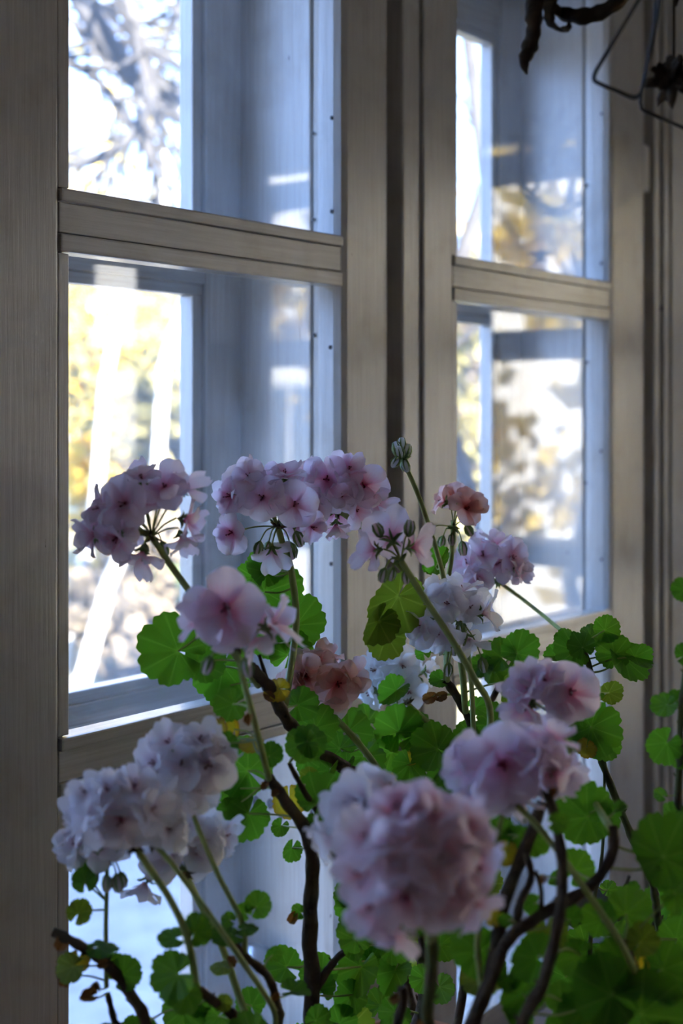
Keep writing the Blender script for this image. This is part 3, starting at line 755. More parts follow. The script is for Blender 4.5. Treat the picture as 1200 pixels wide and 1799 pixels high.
# --- plant B: centre
B = Plant('tall geranium with a thick dark upright trunk and pale pink flowers', bB)
B.stem([(548, 1840, 1.20), (548, 1740, 1.18), (543, 1610, 1.17), (549, 1520, 1.16), (535, 1455, 1.15), (500, 1405, 1.13), (472, 1368, 1.12)], (34, 18), base=True)
B.stem([(545, 1480, 1.15), (560, 1435, 1.16), (535, 1390, 1.14), (508, 1340, 1.13)], (14, 8))
B.stem([(744, 1690, 1.34), (690, 1630, 1.32), (620, 1560, 1.28), (590, 1510, 1.22), (562, 1480, 1.18), (548, 1500, 1.16)], (14, 13), 'greenstem')
B.stem([(548, 1750, 1.18), (575, 1705, 1.18), (598, 1678, 1.19), (628, 1664, 1.20)], (17, 10))
B.stem([(735, 1500, 1.32), (690, 1408, 1.30), (630, 1362, 1.27), (560, 1322, 1.24), (505, 1262, 1.21), (470, 1205, 1.20), (440, 1170, 1.19)], (24, 18))
B.stem([(735, 1800, 1.34), (745, 1650, 1.34), (735, 1500, 1.32)], (24, 24), base=True)
B.stem([(478, 1220, 1.2), (468, 1190, 1.2), (455, 1150, 1.2)], (8, 6))
B.head((266, 943), 1.15, [(305, 1000), (352, 1065), (402, 1135, 1.17), (455, 1205, 1.2)],
       [(222, 885, 1.35, 0, (-.25, .1, 1)), (290, 858, 1.25, 1, (.05, .45, .9)), (182, 892, 1.2, 3, (-.8, .2, .7)), (168, 940, 1.1, 4, (-.9, -.1, .5)), (208, 940, 1.15, 2, (-.3, -.6, .6)), (318, 862, 1.1, 4, (.5, .5, -.3)), (322, 912, 1.05, 4, (.7, -.1, .2)), (250, 968, 1.1, 4, (-.1, -.7, .3)), (318, 940, 1.0, 4, (.3, -.8, .1)), (250, 845, 1.0)],
       'pink', buds=[(285, 955), (255, 958)], sw=12, back=3)
B.head((488, 925), 1.27, [(498, 960), (512, 1005), (520, 1100, 1.28), (500, 1240, 1.22)],
       [(408, 872, 1.1, 3, (-.75, .1, .75)), (462, 874, 1.35, 0, (-.12, .05, 1)), (517, 886, 1.3, 0, (.15, .05, 1)), (410, 935, 1.2, 3, (-.35, -.1, .8)), (500, 838, 1.1, 3, (.2, .8, .3)), (545, 925, 1.0, 3, (.5, -.2, .7)), (440, 840, 1.0), (478, 965, 1.15, 4, (0, -.5, -.5))],
       'pink', buds=[(456, 955), (472, 955), (510, 958), (521, 938)], sw=12, back=2, facecam=.8)
B.head((415, 1132), 1.04, [(425, 1185), (445, 1260), (473, 1370, 1.12)],
       [(398, 1068, 1.75, 0, (-.05, .08, 1)), (472, 1102, 1.35, 4, (.95, .25, .1)), (362, 1085, 1.2, 4, (-.8, .1, -.2)), (440, 1118, 1.0, 4, (.4, -.6, -.2))],
       'pink', buds=[(369, 1158), (432, 1160)], sw=11, back=1)
B.head((572, 1246), 1.30, [(612, 1285), (660, 1345), (700, 1412, 1.3)],
       [(540, 1190, 1.3, 1, (-.3, .3, .9)), (592, 1200, 1.4, 3, (.15, 0, 1)), (520, 1205, 1.1, 2), (615, 1190, 1.1, 2, (.6, .2, .6)), (575, 1230, 1.1, 4, (0, -.6, .5)), (560, 1165, 1.0)],
       'salmon', sw=12, back=2)
for L in [(298, 1138, 66, 'b', 1.19, 160, 0, (1, .15, -.1)), (362, 1160, 40, 'b', 1.20, 20, 1, (1, .2, .2)), (390, 1185, 56, 'b', 1.25, 260, 0, (1, .2, 0)), (390, 1215, 34, 'b', 1.26, 250, 0, (1, .1, 0)),
          (468, 995, 40, 'g', 1.30, 80, 2, (.9, .6, .2)), (480, 1035, 60, 'b', 1.31, 20, 0, (1, .3, 0)), (440, 1010, 28, 'd', 1.30, 150, 3), (528, 1088, 54, 'b', 1.33, 50, 2, (1, .1, -.3)), (512, 1142, 42, 'b', 1.32, 60, 1, (1, .1, 0)), (470, 1120, 40, 'b', 1.33, 120),
          (402, 1240, 32, 'd', 1.12, 200, 3), (485, 1210, 26, 'y', 1.2, 180, 3, (.6, .6, 0)), (380, 1286, 30, 'y', 1.12, 120, 4), (412, 1276, 20, 'y', 1.13, 90, 5), (398, 1306, 22, 'd', 1.08, 190), (438, 1305, 28, 'y', 1.12, 200, 3, (.3, .9, 0)),
          (425, 1345, 56, 'b', 1.17, 140, 0, (1, .1, 0)), (408, 1388, 33, 'b', 1.17, 200, 1), (400, 1425, 26, 'd', 1.16, 220, 4), (432, 1440, 44, 'g', 1.15, 240, 0), (478, 1325, 24, 'd', 1.1, 30, 3),
          (528, 1310, 34, 'd', 1.12, 200, 3), (548, 1300, 32, 'd', 1.12, 20, 3), (565, 1400, 50, 'd', 1.15, 60, 1), (508, 1410, 32, 'y', 1.2, 270, 0), (512, 1495, 22, 'b', 1.22, 250, 4), (492, 1455, 18, 'b', 1.22, 250), (545, 1365, 22, 'o', 1.2, 90),
          (560, 1270, 38, 'g', 1.25, 60), (620, 1278, 42, 'd', 1.33, 40, 0), (590, 1310, 34, 'd', 1.3, 130), (640, 1340, 42, 'b', 1.38, 270, 2), (530, 1235, 34, 'g', 1.24, 30, 3), (575, 1360, 32, 'd', 1.24, 250, 5), (605, 1350, 28, 't', 1.27, 250, 5), (540, 1340, 24, 'g', 1.22, 280),
          (525, 1600, 16, 'g', 1.17, 150, 4), (515, 1612, 13, 'r', 1.17, 240, 5), (608, 1570, 26, 'g', 1.25, 140), (618, 1595, 34, 'g', 1.25, 180, 0), (625, 1625, 30, 'g', 1.24, 250, 1),
          (628, 1710, 48, 'b', 1.22, 250, 4), (615, 1755, 34, 't', 1.21, 240, 4), (655, 1680, 32, 'd', 1.27, 60), (600, 1792, 30, 'b', 1.2, 60), (690, 1715, 42, 't', 1.25, 250, 5), (690, 1785, 34, 'g', 1.24, 230), (670, 1760, 30, 'g', 1.28, 90),
          (780, 1655, 34, 'g', 1.3, 40, 2), (775, 1740, 30, 'g', 1.28, 300), (640, 1650, 18, 'o', 1.22, 90), (740, 1720, 26, 'g', 1.3, 200), (560, 1790, 26, 'd', 1.15, 20)]:
    B.leaf(*L)

# --- plant F: at the back, between the two windows
F = Plant('geranium standing close to the gap between the windows, white and salmon flowers', bF)
F.stem([(735, 1820, 1.52), (690, 1600, 1.52), (685, 1430, 1.51), (690, 1330, 1.5), (700, 1290, 1.5)], (18, 9), base=True)
F.stem([(800, 1820, 1.50), (838, 1500, 1.45), (832, 1300, 1.42), (812, 1240, 1.4), (782, 1195, 1.4)], (16, 14), base=True)
F.stem([(832, 1330, 1.43), (860, 1240, 1.45), (880, 1190, 1.46), (850, 1170, 1.46)], (12, 9))
F.head((690, 1218), 1.5, [(700, 1260), (695, 1330)], [(706, 1168, 1.3, 0, (.1, .1, 1)), (662, 1178, 1.2, 1, (-.5, .2, .6)), (718, 1214, 1.3, 0, (.15, -.25, 1)), (655, 1212, 1.2, 2, (-.6, -.3, .5)), (748, 1180, 1.05, 4, (.9, .1, .1)), (680, 1160, 1.0)], 'snow', sw=8, back=2)
F.head((716, 1236), 1.45, [(745, 1262), (790, 1300), (815, 1330), (836, 1420, 1.44)], [], 'snow', sw=9, back=0)
F.head((797, 926), 1.46, [(793, 980), (786, 1040), (784, 1196, 1.40)], [(815, 893, 1.3, 1, (.55, .15, .8)), (782, 882, 1.05, 4, (-.8, .3, .1)), (800, 880, 1.1, 4, (-.1, .3, -.7))], 'salmon', buds=[(752, 938), (778, 945), (812, 955), (795, 940), (820, 925)], sw=9, back=0, hubmat='sepal')
F.head((707, 806), 1.30, [(735, 870), (757, 935), (778, 1010), (788, 1090), (786, 1198, 1.40)], [], 'snow', buds=[(700, 798, .6), (706, 792, .9), (713, 800, .5), (698, 808, -.2), (710, 810, -.3), (704, 803, .4)], sw=9, back=0, hubmat='sepal')
F.head((808, 1088), 1.28, [(818, 1120), (828, 1200), (833, 1310), (840, 1420, 1.44)],
       [(745, 1098, 1.25, 3, (-.6, -.1, .8)), (785, 1062, 1.2, 2, (-.1, .3, .9)), (808, 1045, 1.15, 4, (.2, .8, .2)), (845, 1078, 1.25, 4, (.95, .15, .0)), (770, 1108, 1.15, 1, (-.2, -.4, .8)), (822, 1120, 1.1, 4, (.3, -.7, .1)), (772, 1045, 1.0, 3)],
       'white', buds=[(800, 1130), (815, 1145), (788, 1168), (847, 1160)], sw=9, back=1, hubmat='sepal')
F.head((704, 984), 1.18, [(740, 1042), (790, 1118), (832, 1190), (862, 1262, 1.28), (838, 1420, 1.435)],
       [(688, 948, 1.45, 4, (-.2, .35, -.85)), (662, 966, 1.1, 4, (-.8, -.1, -.3)), (722, 962, 1.1, 4, (.7, .1, -.4))], 'pink', buds=[(690, 1000), (668, 940, .2), (718, 938, .6), (676, 1002), (712, 1005)], sw=12, back=0, hubmat='sepal')
F.head((592, 896), 1.30, [(620, 915), (660, 952), (725, 1020), (800, 1120), (818, 1250, 1.40)],
       [(574, 842, 1.35, 0, (-.05, .1, 1)), (638, 852, 1.35, 3, (.25, .05, 1)), (540, 835, 1.15, 3, (-.5, .5, .6)), (612, 828, 1.1, 1, (.1, .6, .7)), (600, 872, 1.1, 1), (656, 880, 1.0, 4, (.7, -.4, .5)), (556, 885, 1.15, 2, (-.3, -.3, .9)), (590, 920, .9, 4, (0, -.9, .3))],
       'pink', sw=11, back=3, facecam=.8)
for L in [(692, 1060, 62, 'o', 1.26, 240, 4, (.9, -.2, .3)), (660, 1100, 44, 'o', 1.25, 230, 5, (.8, .2, .4)), (676, 1125, 40, 'o', 1.27, 250, 4, (.9, .1, .2)), (772, 985, 30, 'd', 1.35, 60, 5), (760, 995, 22, 'd', 1.36, 200), (760, 1095, 18, 'd', 1.4, 200),
          (690, 1218, 34, 'g', 1.44, 225, 5, (.8, .5, 0)), (700, 1275, 46, 'd', 1.45, 100, 1), (735, 1290, 40, 'd', 1.45, 20, 3), (760, 1310, 44, 'd', 1.42, 150, 1), (680, 1325, 36, 'd', 1.45, 200), (640, 1265, 30, 'd', 1.5, 150), (720, 1350, 34, 'd', 1.42, 260),
          (778, 1345, 40, 'g', 1.46, 240, 5), (795, 1380, 36, 'd', 1.46, 260), (690, 1360, 30, 'y', 1.46, 240, 5), (725, 1340, 22, 'y', 1.43, 200, 5), (665, 1390, 30, 'g', 1.48, 180), (640, 1300, 26, 't', 1.45, 240), (755, 1225, 15, 'r', 1.4, 200, 5), (775, 1222, 13, 'r', 1.4, 20, 5),
          (916, 1142, 40, 'd', 1.45, 30, 0), (875, 1150, 32, 'd', 1.45, 140, 1), (870, 1180, 26, 'd', 1.45, 300), (845, 1170, 24, 'd', 1.45, 200), (906, 1205, 46, 'o', 1.35, 235, 5, (.9, .3, .2)), (872, 1265, 38, 'g', 1.35, 60, 4), (845, 1300, 34, 'd', 1.4, 200), (888, 1290, 34, 'g', 1.36, 20), (930, 1272, 26, 'y', 1.3, 20, 3),
          (770, 1195, 20, 'd', 1.4, 200, 4), (742, 1145, 16, 'd', 1.4, 120), (820, 1290, 30, 'g', 1.44, 180), (870, 1440, 30, 'g', 1.42, 40), (700, 1440, 34, 'd', 1.5, 200), (660, 1450, 30, 'd', 1.5, 160), (810, 1420, 30, 'd', 1.45, 230)]:
    F.leaf(*L)

# --- plant C: right foreground, dark woody branches
C = Plant('woody geranium with dark crooked branches and the largest flower head', bC)
C.stem([(830, 1840, .97), (862, 1720, .98), (880, 1610, .99), (918, 1500, 1.0), (952, 1410, 1.0)], (30, 22), base=True)
C.stem([(815, 1860, .96), (868, 1710, .96), (905, 1640, .96), (965, 1602, .97), (1032, 1562, .98), (1076, 1500, .99), (1078, 1452, 1.0)], (28, 18), base=True)
C.stem([(905, 1640, .96), (912, 1590, .97), (932, 1545, .98), (924, 1500, .99)], (16, 13))
C.stem([(952, 1598, .97), (950, 1560, .97), (940, 1530, .97)], (10, 8))
C.stem([(905, 1850, .94), (960, 1710, .93), (985, 1590, .93), (985, 1490, .94), (960, 1385, .95)], (26, 19), base=True)
C.stem([(757, 1840, .95), (756, 1740, .93), (758, 1650, .90), (748, 1580, .87)], (24, 22), 'greenstem', base=True)
C.stem([(700, 1850, 1.0), (708, 1760, 1.0), (705, 1735, 1.0)], (20, 16), base=True)
C.stem([(1130, 1850, 1.0), (1120, 1720, 1.0), (1098, 1650, 1.0)], (22, 14), base=True)
C.head((742, 1562), .86, [(750, 1600), (757, 1650, .9)],
       [(647, 1531, 1.35, 3), (656, 1479, 1.35, 1), (702, 1431, 1.2, 3), (762, 1431, 1.2, 1, (.1, .6, .7)), (808, 1455, 1.2, 3), (707, 1498, 1.35, 3, (-.2, .1, 1)), (771, 1493, 1.4, 1, (.1, .1, 1)), (827, 1517, 1.3, 3, (.7, 0, .7)), (661, 1579, 1.3, 1, (-.5, -.3, .8)), (716, 1564, 1.4, 2, (-.1, -.2, 1)), (781, 1560, 1.35, 3, (.2, -.2, 1)), (693, 1617, 1.25, 2, (-.2, -.8, .6)), (817, 1574, 1.15, 4, (.6, -.6, .5)), (739, 1460, 1.2, 3), (739, 1526, 1.3, 1, (0, 0, 1))],
       'blush', sw=20, back=5, bulge=.75)
C.head((655, 1440), .98, [(700, 1480), (745, 1600, .93)],
       [(640, 1408, 1.25, 2, (-.5, .2, .6)), (675, 1390, 1.2, 0, (.2, .7, .4)), (622, 1428, 1.0, 1), (588, 1472, 1.15, 4, (-.8, -.3, .1)), (665, 1420, 1.2)], 'white', sw=9, back=2, hubmat='sepal')
C.head((890, 1405), .97, [(878, 1450), (868, 1510), (852, 1580), (838, 1660), (850, 1760, .97)],
       [(882, 1342, 1.75, 0, (-.05, .1, 1)), (832, 1338, 1.3, 3, (-.7, .0, .7)), (948, 1345, 1.3, 1, (.6, -.2, .7)), (925, 1315, 1.1, 3, (.3, .5, .7)), (972, 1355, 1.1, 4, (.8, -.4, .3)), (850, 1385, 1.15, 2, (-.4, -.5, .7)), (965, 1305, 1.1, 4, (.4, .8, .1)), (905, 1385, 1.1, 4, (.1, -.7, .5))],
       'pink', buds=[(915, 1420)], sw=10, back=2)
C.head((978, 1268), 1.10, [(1005, 1325), (1040, 1400), (1072, 1455, 1.0)],
       [(1000, 1215, 1.4, 0, (.1, .15, 1)), (935, 1215, 1.2, 4, (-.6, .5, .5)), (930, 1240, 1.2, 4, (-.5, -.3, .6)), (958, 1200, 1.1), (980, 1235, 1.0)], 'pink', buds=[(955, 1290)], sw=11, back=2, hubmat='sepal')
C.head((902, 1408), .965, [(960, 1470, .95), (1040, 1580), (1095, 1665), (1125, 1730, 1.0)], [], 'pink', sw=12, back=0)
for L in [(1022, 1425, 58, 'd', 1.08, 140, 1, (1, .3, .2)), (1062, 1438, 36, 'd', 1.09, 330, 0), (1014, 1522, 35, 'd', 1.05, 60, 1), (975, 1545, 20, 'd', 1.05, 210, 5), (940, 1478, 30, 'd', 1.0, 20, 3), (1172, 1490, 68, 'd', .98, 60, 1, (.9, .5, .2)), (1160, 1525, 42, 'g', 1.0, 200, 0),
          (1108, 1598, 44, 'd', 1.02, 40, 3), (1050, 1612, 34, 'd', 1.02, 150, 0), (830, 1672, 50, 'd', .99, 200, 0), (845, 1720, 42, 'o', 1.0, 250, 1), (935, 1682, 48, 'd', .97, 160, 0), (912, 1755, 40, 'd', .98, 230, 4), (892, 1720, 24, 'd', .98, 260), (868, 1612, 18, 'y', .96, 220, 4), (870, 1655, 24, 'd', 1.0, 60),
          (960, 1640, 40, 'o', .99, 270, 0), (1010, 1680, 40, 'd', 1.0, 200), (1060, 1740, 66, 'd', .98, 150, 1), (1140, 1770, 72, 'd', .98, 40, 0), (1020, 1780, 44, 'd', .99, 250), (985, 1750, 30, 'd', 1.0, 100), (1085, 1680, 40, 'd', 1.0, 120, 3), (1130, 1650, 34, 'o', 1.0, 50), (1190, 1640, 40, 't', 1.1, 80, 2), (1175, 1700, 48, 'd', 1.0, 20), (1120, 1700, 22, 'y', 1.0, 260, 5),
          (880, 1460, 28, 'g', 1.02, 120), (905, 1470, 28, 'd', 1.02, 30), (860, 1480, 26, 'd', 1.04, 200), (890, 1500, 24, 'y', 1.0, 250), (935, 1590, 20, 'd', .99, 200), (800, 1610, 14, 'y', .92, 100), (845, 1570, 22, 'o', 1.0, 30), (1195, 1570, 40, 'd', 1.0, 0), (1000, 1610, 26, 'd', 1.02, 100)]:
    C.leaf(*L)

# --- plant D: right, thin knobbly stem
D = Plant('geranium with one thin knobbly green stem and bright small leaves at its top', bD)
D.stem([(1165, 1830, 1.3), (1160, 1680, 1.3), (1148, 1560, 1.3), (1108, 1465, 1.3), (1062, 1350, 1.3), (1045, 1265, 1.3), (1040, 1190, 1.3), (1022, 1130, 1.3)], (17, 10), 'greenstem', base=True)
D.stem([(1038, 1820, 1.28), (1040, 1620, 1.28), (1058, 1500, 1.28), (1062, 1350, 1.3)], (12, 5), 'greenstem', base=True)
D.head((876, 1022), 1.55, [(925, 1058), (998, 1118, 1.42), (1032, 1158, 1.30)],
       [(850, 978, 1.25), (896, 978, 1.25, 0, (.5, .1, .8)), (825, 990, 1.15), (842, 1012, 1.2, 2, (-.2, -.4, .8)), (868, 962, 1.1, 4, (0, .9, .2)), (905, 1000, 1.0, 4, (.8, -.3, .4)), (815, 1010, 1.1)], 'pink', sw=7, back=2, hubmat='sepal')
for L in [(1068, 1104, 26, 'b', 1.3, 30, 1), (1042, 1114, 24, 'b', 1.31, 40, 3), (1002, 1140, 38, 'g', 1.29, 170, 0), (1020, 1132, 26, 'g', 1.28, 120, 3), (990, 1122, 20, 'b', 1.32, 160), (975, 1152, 24, 'b', 1.31, 185, 5), (1078, 1142, 34, 'b', 1.3, 100, 1), (1105, 1165, 44, 'b', 1.3, 300, 2), (1122, 1155, 30, 'd', 1.29, 350, 5),
          (1075, 1215, 24, 'o', 1.36, 20, 4), (1050, 1282, 50, 'g', 1.27, 340, 1, (1, .2, .2)), (1018, 1290, 36, 'g', 1.27, 210, 0), (1030, 1316, 20, 'y', 1.26, 250, 0), (1060, 1310, 34, 'g', 1.28, 290, 0), (1035, 1225, 14, 'd', 1.3, 20), (1070, 1560, 16, 'b', 1.3, 60), (1060, 1700, 44, 'd', 1.28, 60), (1020, 1660, 34, 'd', 1.29, 200), (1100, 1640, 26, 'd', 1.3, 10), (1170, 1780, 44, 'd', 1.3, 40), (985, 1720, 34, 'd', 1.29, 200)]:
    D.leaf(*L)

# --- plant E: in the grey pot
E = Plant('dark out-of-focus geranium shoots rising from the grey glazed pot', bE)
E.stem([(1150, 1600, 1.68), (1185, 1500, 1.68), (1192, 1380, 1.68), (1198, 1240, 1.68), (1212, 1100, 1.68)], (22, 9), 'greenstem', base=True)
E.stem([(1090, 1590, 1.68), (1105, 1540, 1.66)], (10, 6), base=True)
for L in [(1198, 1036, 24, 'b', 1.68, 160, 0), (1165, 1240, 26, 'd', 1.68, 190, 1), (1190, 1228, 20, 'd', 1.69, 60), (1166, 1312, 36, 'd', 1.67, 230, 0), (1196, 1330, 22, 'g', 1.68, 20), (1188, 1432, 28, 'b', 1.67, 40), (1160, 1395, 14, 't', 1.67, 150, 4), (1160, 1580, 32, 'd', 1.66, 100), (1180, 1600, 40, 't', 1.65, 60, 5), (1115, 1560, 14, 'd', 1.66, 60), (1085, 1572, 16, 'd', 1.66, 120), (1206, 1150, 24, 'g', 1.68, 30)]:
    E.leaf(*L)

# low filler growth on every plant, down towards the pots
rr = random.Random(5)
for (pl, n, x0, x1, y0, y1, zz) in [(B, 14, 470, 720, 1640, 1860, 1.22), (C, 9, 880, 1190, 1720, 1900, 1.0), (F, 16, 640, 860, 1420, 1700, 1.5), (D, 5, 980, 1190, 1700, 1850, 1.3), (A, 8, 130, 440, 1800, 1900, 1.06)]:
    for i in range(n):
        pl.leaf(rr.uniform(x0, x1), rr.uniform(y0, y1), rr.uniform(22, 42), rr.choice('ddddgo'), zz + rr.uniform(-.06, .06))

# small withered leaves and young leaflets along the woody stems
for (pl, n) in ((A, 6), (B, 16), (C, 14), (F, 8), (D, 5)):
    for i in range(n):
        q = rr.choice(pl.nodes); d = q - CAM; dz = d.dot(FWD)
        qx = 600 + 2500 * d.dot(RGT) / dz; qy = 737 - 2500 * d.z / dz
        if not (1200 < qy < 1800): continue
        if i % 2: pl.leaf(qx + rr.uniform(-20, 20), qy + rr.uniform(4, 22), rr.uniform(8, 13), 'r', dz - .005, rr.uniform(200, 340), 5)
        else: pl.leaf(qx + rr.uniform(-45, 45), qy - rr.uniform(5, 45), rr.uniform(14, 24), rr.choice('ggdot'), dz + rr.uniform(-.04, .04), None, rr.choice([2, 4, 5]))

# ---------------------------------------------------------------- hanging dried things at the upper right
ZH = 0.98
hang = empty('wire_hanger', P(1140, -100, ZH)); hb = Vector(hang.location)
tag(hang, 'bent dark wire hanger loop hanging beside the dried flowers', 'hanger')
mb = MB()
mb.tube(spline([P(1150, -420, ZH), P(1150, -150, ZH), P(1140, -30, ZH), P(1122, 0, ZH), P(1102, 34, ZH), P(1075, 79, ZH), P(1054, 114, ZH), P(1046, 128, ZH), P(1044, 140, ZH), P(1054, 147, ZH), P(1085, 160, ZH), P(1112, 171, ZH), P(1124, 166, ZH), P(1131, 150, ZH), P(1138, 115, ZH), P(1149, 58, ZH), P(1160, 0, ZH), P(1161, -60, ZH), P(1153, -250, ZH), P(1152, -420, ZH)], 5), .0015, 7)
link('wire_loop', mb.mesh('wire_loop', [M['wire']], origin=hb), hang)
mb = MB()
mb.tube(spline([P(1150, -420, ZH + .02), P(1152, 0, ZH + .02), P(1128, 160, ZH + .02), P(1127, 185, ZH + .02), P(1136, 196, ZH + .02), P(1200, 224, ZH + .02), P(1260, 250, ZH + .02), P(1275, 240, ZH + .02), P(1240, 0, ZH + .02), P(1152, -420, ZH + .02)], 5), .0013, 7)
link('wire_loop', mb.mesh('wire_loop', [M['wire']], origin=hb), hang)
top = P(1151, -420, ZH)
mb = MB(); mb.tube([top, Vector((top.x, top.y, RZ1))], .0013, 6)
link('hanging_cord', mb.mesh('hanging_cord', [M['wire']], origin=hb), hang)

bun = empty('dried_plant_bundle', P(1000, -60, 1.0)); bb = Vector(bun.location)
tag(bun, 'bundle of dark dried twisted leaves hanging from above', 'dried plant')
def dried_leaf(path, widths, z, flat=.35):
    z += .09
    mb = MB(); sp = spline([P(x, y, z + .01 * math.sin(i * 2.0)) for i, (x, y) in enumerate(path)], 5); n = len(sp)
    rad = []
    for i in range(n):
        t = i / (n - 1) * (len(widths) - 1); k = min(int(t), len(widths) - 2); f = t - k
        rad.append((widths[k] * (1 - f) + widths[k + 1] * f) * z / 2500 / 2 * (1 + .12 * math.sin(i * 1.7)))
    mb.tube(sp, rad, 10, flat=flat)
    link('dried_leaf', mb.mesh('dried_leaf', [M['dried']], origin=bb), bun)
dried_leaf([(950, -120), (945, -40), (938, 20), (938, 50), (930, 85), (921, 108), (926, 131)], [10, 30, 36, 26, 30, 20, 2], 1.0, .7)
dried_leaf([(985, -120), (972, -30), (965, 20), (968, 42), (985, 52), (998, 49), (1000, 40)], [10, 34, 22, 18, 16, 12, 8], .99)
dried_leaf([(1160, -90), (1110, -20), (1070, 14), (1030, 28), (990, 24), (970, 10)], [10, 22, 30, 34, 26, 12], 1.0, .7)
dried_leaf([(1020, -140), (980, -40), (950, -6), (930, -20)], [10, 30, 30, 8], 1.01, .8)
dried_leaf([(1030, -140), (1050, -60), (1080, -10), (1100, -16)], [10, 24, 24, 6], 1.01, .8)
dried_leaf([(1188, -150), (1192, -40), (1188, 0), (1184, 14)], [8, 18, 12, 2], 1.0, .8)
mb = MB(); t2 = None
for (x, y) in [(950, -120), (985, -120), (1160, -90), (1020, -140), (1188, -150), (1030, -140)]:
    mb.tube(spline([P(x, y, 1.09), P((x + 1020) / 2, -200, 1.09), P(1020, -240, 1.09)], 4), .0018, 6)
t3 = P(1020, -240, 1.09); mb.tube([t3, Vector((t3.x, t3.y, RZ1))], .0013, 6)
link('tie_cord', mb.mesh('tie_cord', [M['wire']], origin=bb), bun)

df = empty('dried_flower_head', P(1180, 140, 1.03)); dp = Vector(df.location)
tag(df, 'dark dried flower head with spiky bracts hanging by the wire loop', 'dried flower')
rg = random.Random(11)
for i in range(46):
    d = Vector((rg.gauss(0, 1), rg.gauss(0, 1), rg.gauss(0, .8))).normalized()
    Ln = rg.uniform(.014, .024); side = d.orthogonal().normalized()
    mb = MB(); mb.tube([d * .002, d * Ln * .5 + side * .001, d * Ln * .85, d * Ln * 1.0 + Vector((0, 0, -.002))], [.0016, .0045, .0030, .0004], 6, flat=.3)
    link('bract', mb.mesh('bract', [M['dried']]), df)
mb = MB(); mb.lathe([(.0005, -.009), (.007, -.006), (.0095, 0), (.007, .006), (.0005, .009)], seg=12); link('seed_head', mb.mesh('seed_head', [M['dried']]), df)
mb = MB(); mb.tube(spline([(0, 0, .005), (.004, 0, .06), (.0, 0, RZ1 - dp.z)], 6), .0014, 6); link('flower_stalk', mb.mesh('flower_stalk', [M['dried']]), df)

# things hanging by the right wall's window, seen mirrored in the second window's glass
def MIR(px, py, z):
    p = P(px, py, z); p.y = 2 * 0.0255 - p.y; return p
wp = MIR(985, 300, 2.6)
wr = empty('twig_wreath', wp); tag(wr, 'twig wreath with dry leaves mirrored in the window glass', 'wreath')
mb = MB()
for k in range(7):
    r0 = .075 + rg.uniform(-.008, .008); ph = rg.uniform(0, 6)
    pts = []
    for i in range(33):
        a = i / 32 * 2 * math.pi
        r = r0 + .006 * math.sin(5 * a + ph)
        pts.append((.006 * math.cos(3 * a + ph), math.cos(a) * r, math.sin(a) * r * .95))
    mb.tube(pts, .0022, 5, cap=False)
link('twig_ring', mb.mesh('twig_ring', [M['twig']]), wr)
for i in range(26):
    a = rg.uniform(.0, 3.3); r = .07 + rg.uniform(-.03, .03)
    d = Vector((rg.uniform(-.4, .4), rg.uniform(-1, 1), rg.uniform(-1, 1))).normalized()
    c = Vector((rg.uniform(-.01, .01), math.cos(a) * r, math.sin(a) * r))
    mb = MB(); mb.tube([c, c + d * .015, c + d * .035, c + d * .045], [.002, .009, .007, .0006], 6, flat=.3)
    link('dry_leaf', mb.mesh('dry_leaf', [M['dried']]), wr)
mb = MB(); mb.tube([(0, 0, .07), (0, 0, RZ1 - wp.z)], .0011, 5); link('hanging_cord', mb.mesh('hanging_cord', [M['wire']]), wr)

spt = MIR(952, 449, 2.45)
st = empty('hanging_star', spt); tag(st, 'small dark five-pointed star on a thread, mirrored in the window glass', 'ornament')
mb = MB(); vs_ = []
vd = (spt - Vector((CAM.x, 2 * .0255 - CAM.y, CAM.z))); vd.z = 0; vd.normalize(); sx_ = Vector((vd.y, -vd.x, 0))
for s in (-.0025, .0025):
    for k in range(10):
        a = math.pi / 2 + k * math.pi / 5; r = .0210 if k % 2 == 0 else .0085
        vs_.append(sx_ * math.cos(a) * r + UP * math.sin(a) * r + vd * s)
mb.add(vs_, [tuple(range(10)), tuple(reversed(range(10, 20)))] + [(k, k + 10, (k + 1) % 10 + 10, (k + 1) % 10) for k in range(10)])
link('star', mb.mesh('star', [M['star']], smooth=False), st)
mb = MB(); mb.tube([(0, 0, .018), (0, 0, RZ1 - spt.z)], .0006, 5); link('thread', mb.mesh('thread', [M['wire']]), st)

# ---------------------------------------------------------------- the garden
GZ = -0.55
def ground(name, rect, z, mat, n=2):
    x0, x1, y0, y1 = rect; mb = MB(); vs_ = []
    for j in range(n + 1):
        for i in range(n + 1): vs_.append((x0 + (x1 - x0) * i / n, y0 + (y1 - y0) * j / n, z))
    mb.add(vs_, [(j * (n + 1) + i, j * (n + 1) + i + 1, (j + 1) * (n + 1) + i + 1, (j + 1) * (n + 1) + i) for j in range(n) for i in range(n)])
    return struct(link(name, mb.mesh(name, [mat], smooth=False)))
ground('ground_lawn', (-60, 90, -60, 90), GZ, M['grass'])
ground('ground_gravel', (-3, 8, .3, 5.5), GZ + .01, M['gravel'])
plinth = wall('wall_plinth', [(RX0 - T, RX1 + T, RY0 - T, RY1 + T, GZ, -.05)], M['facade'])

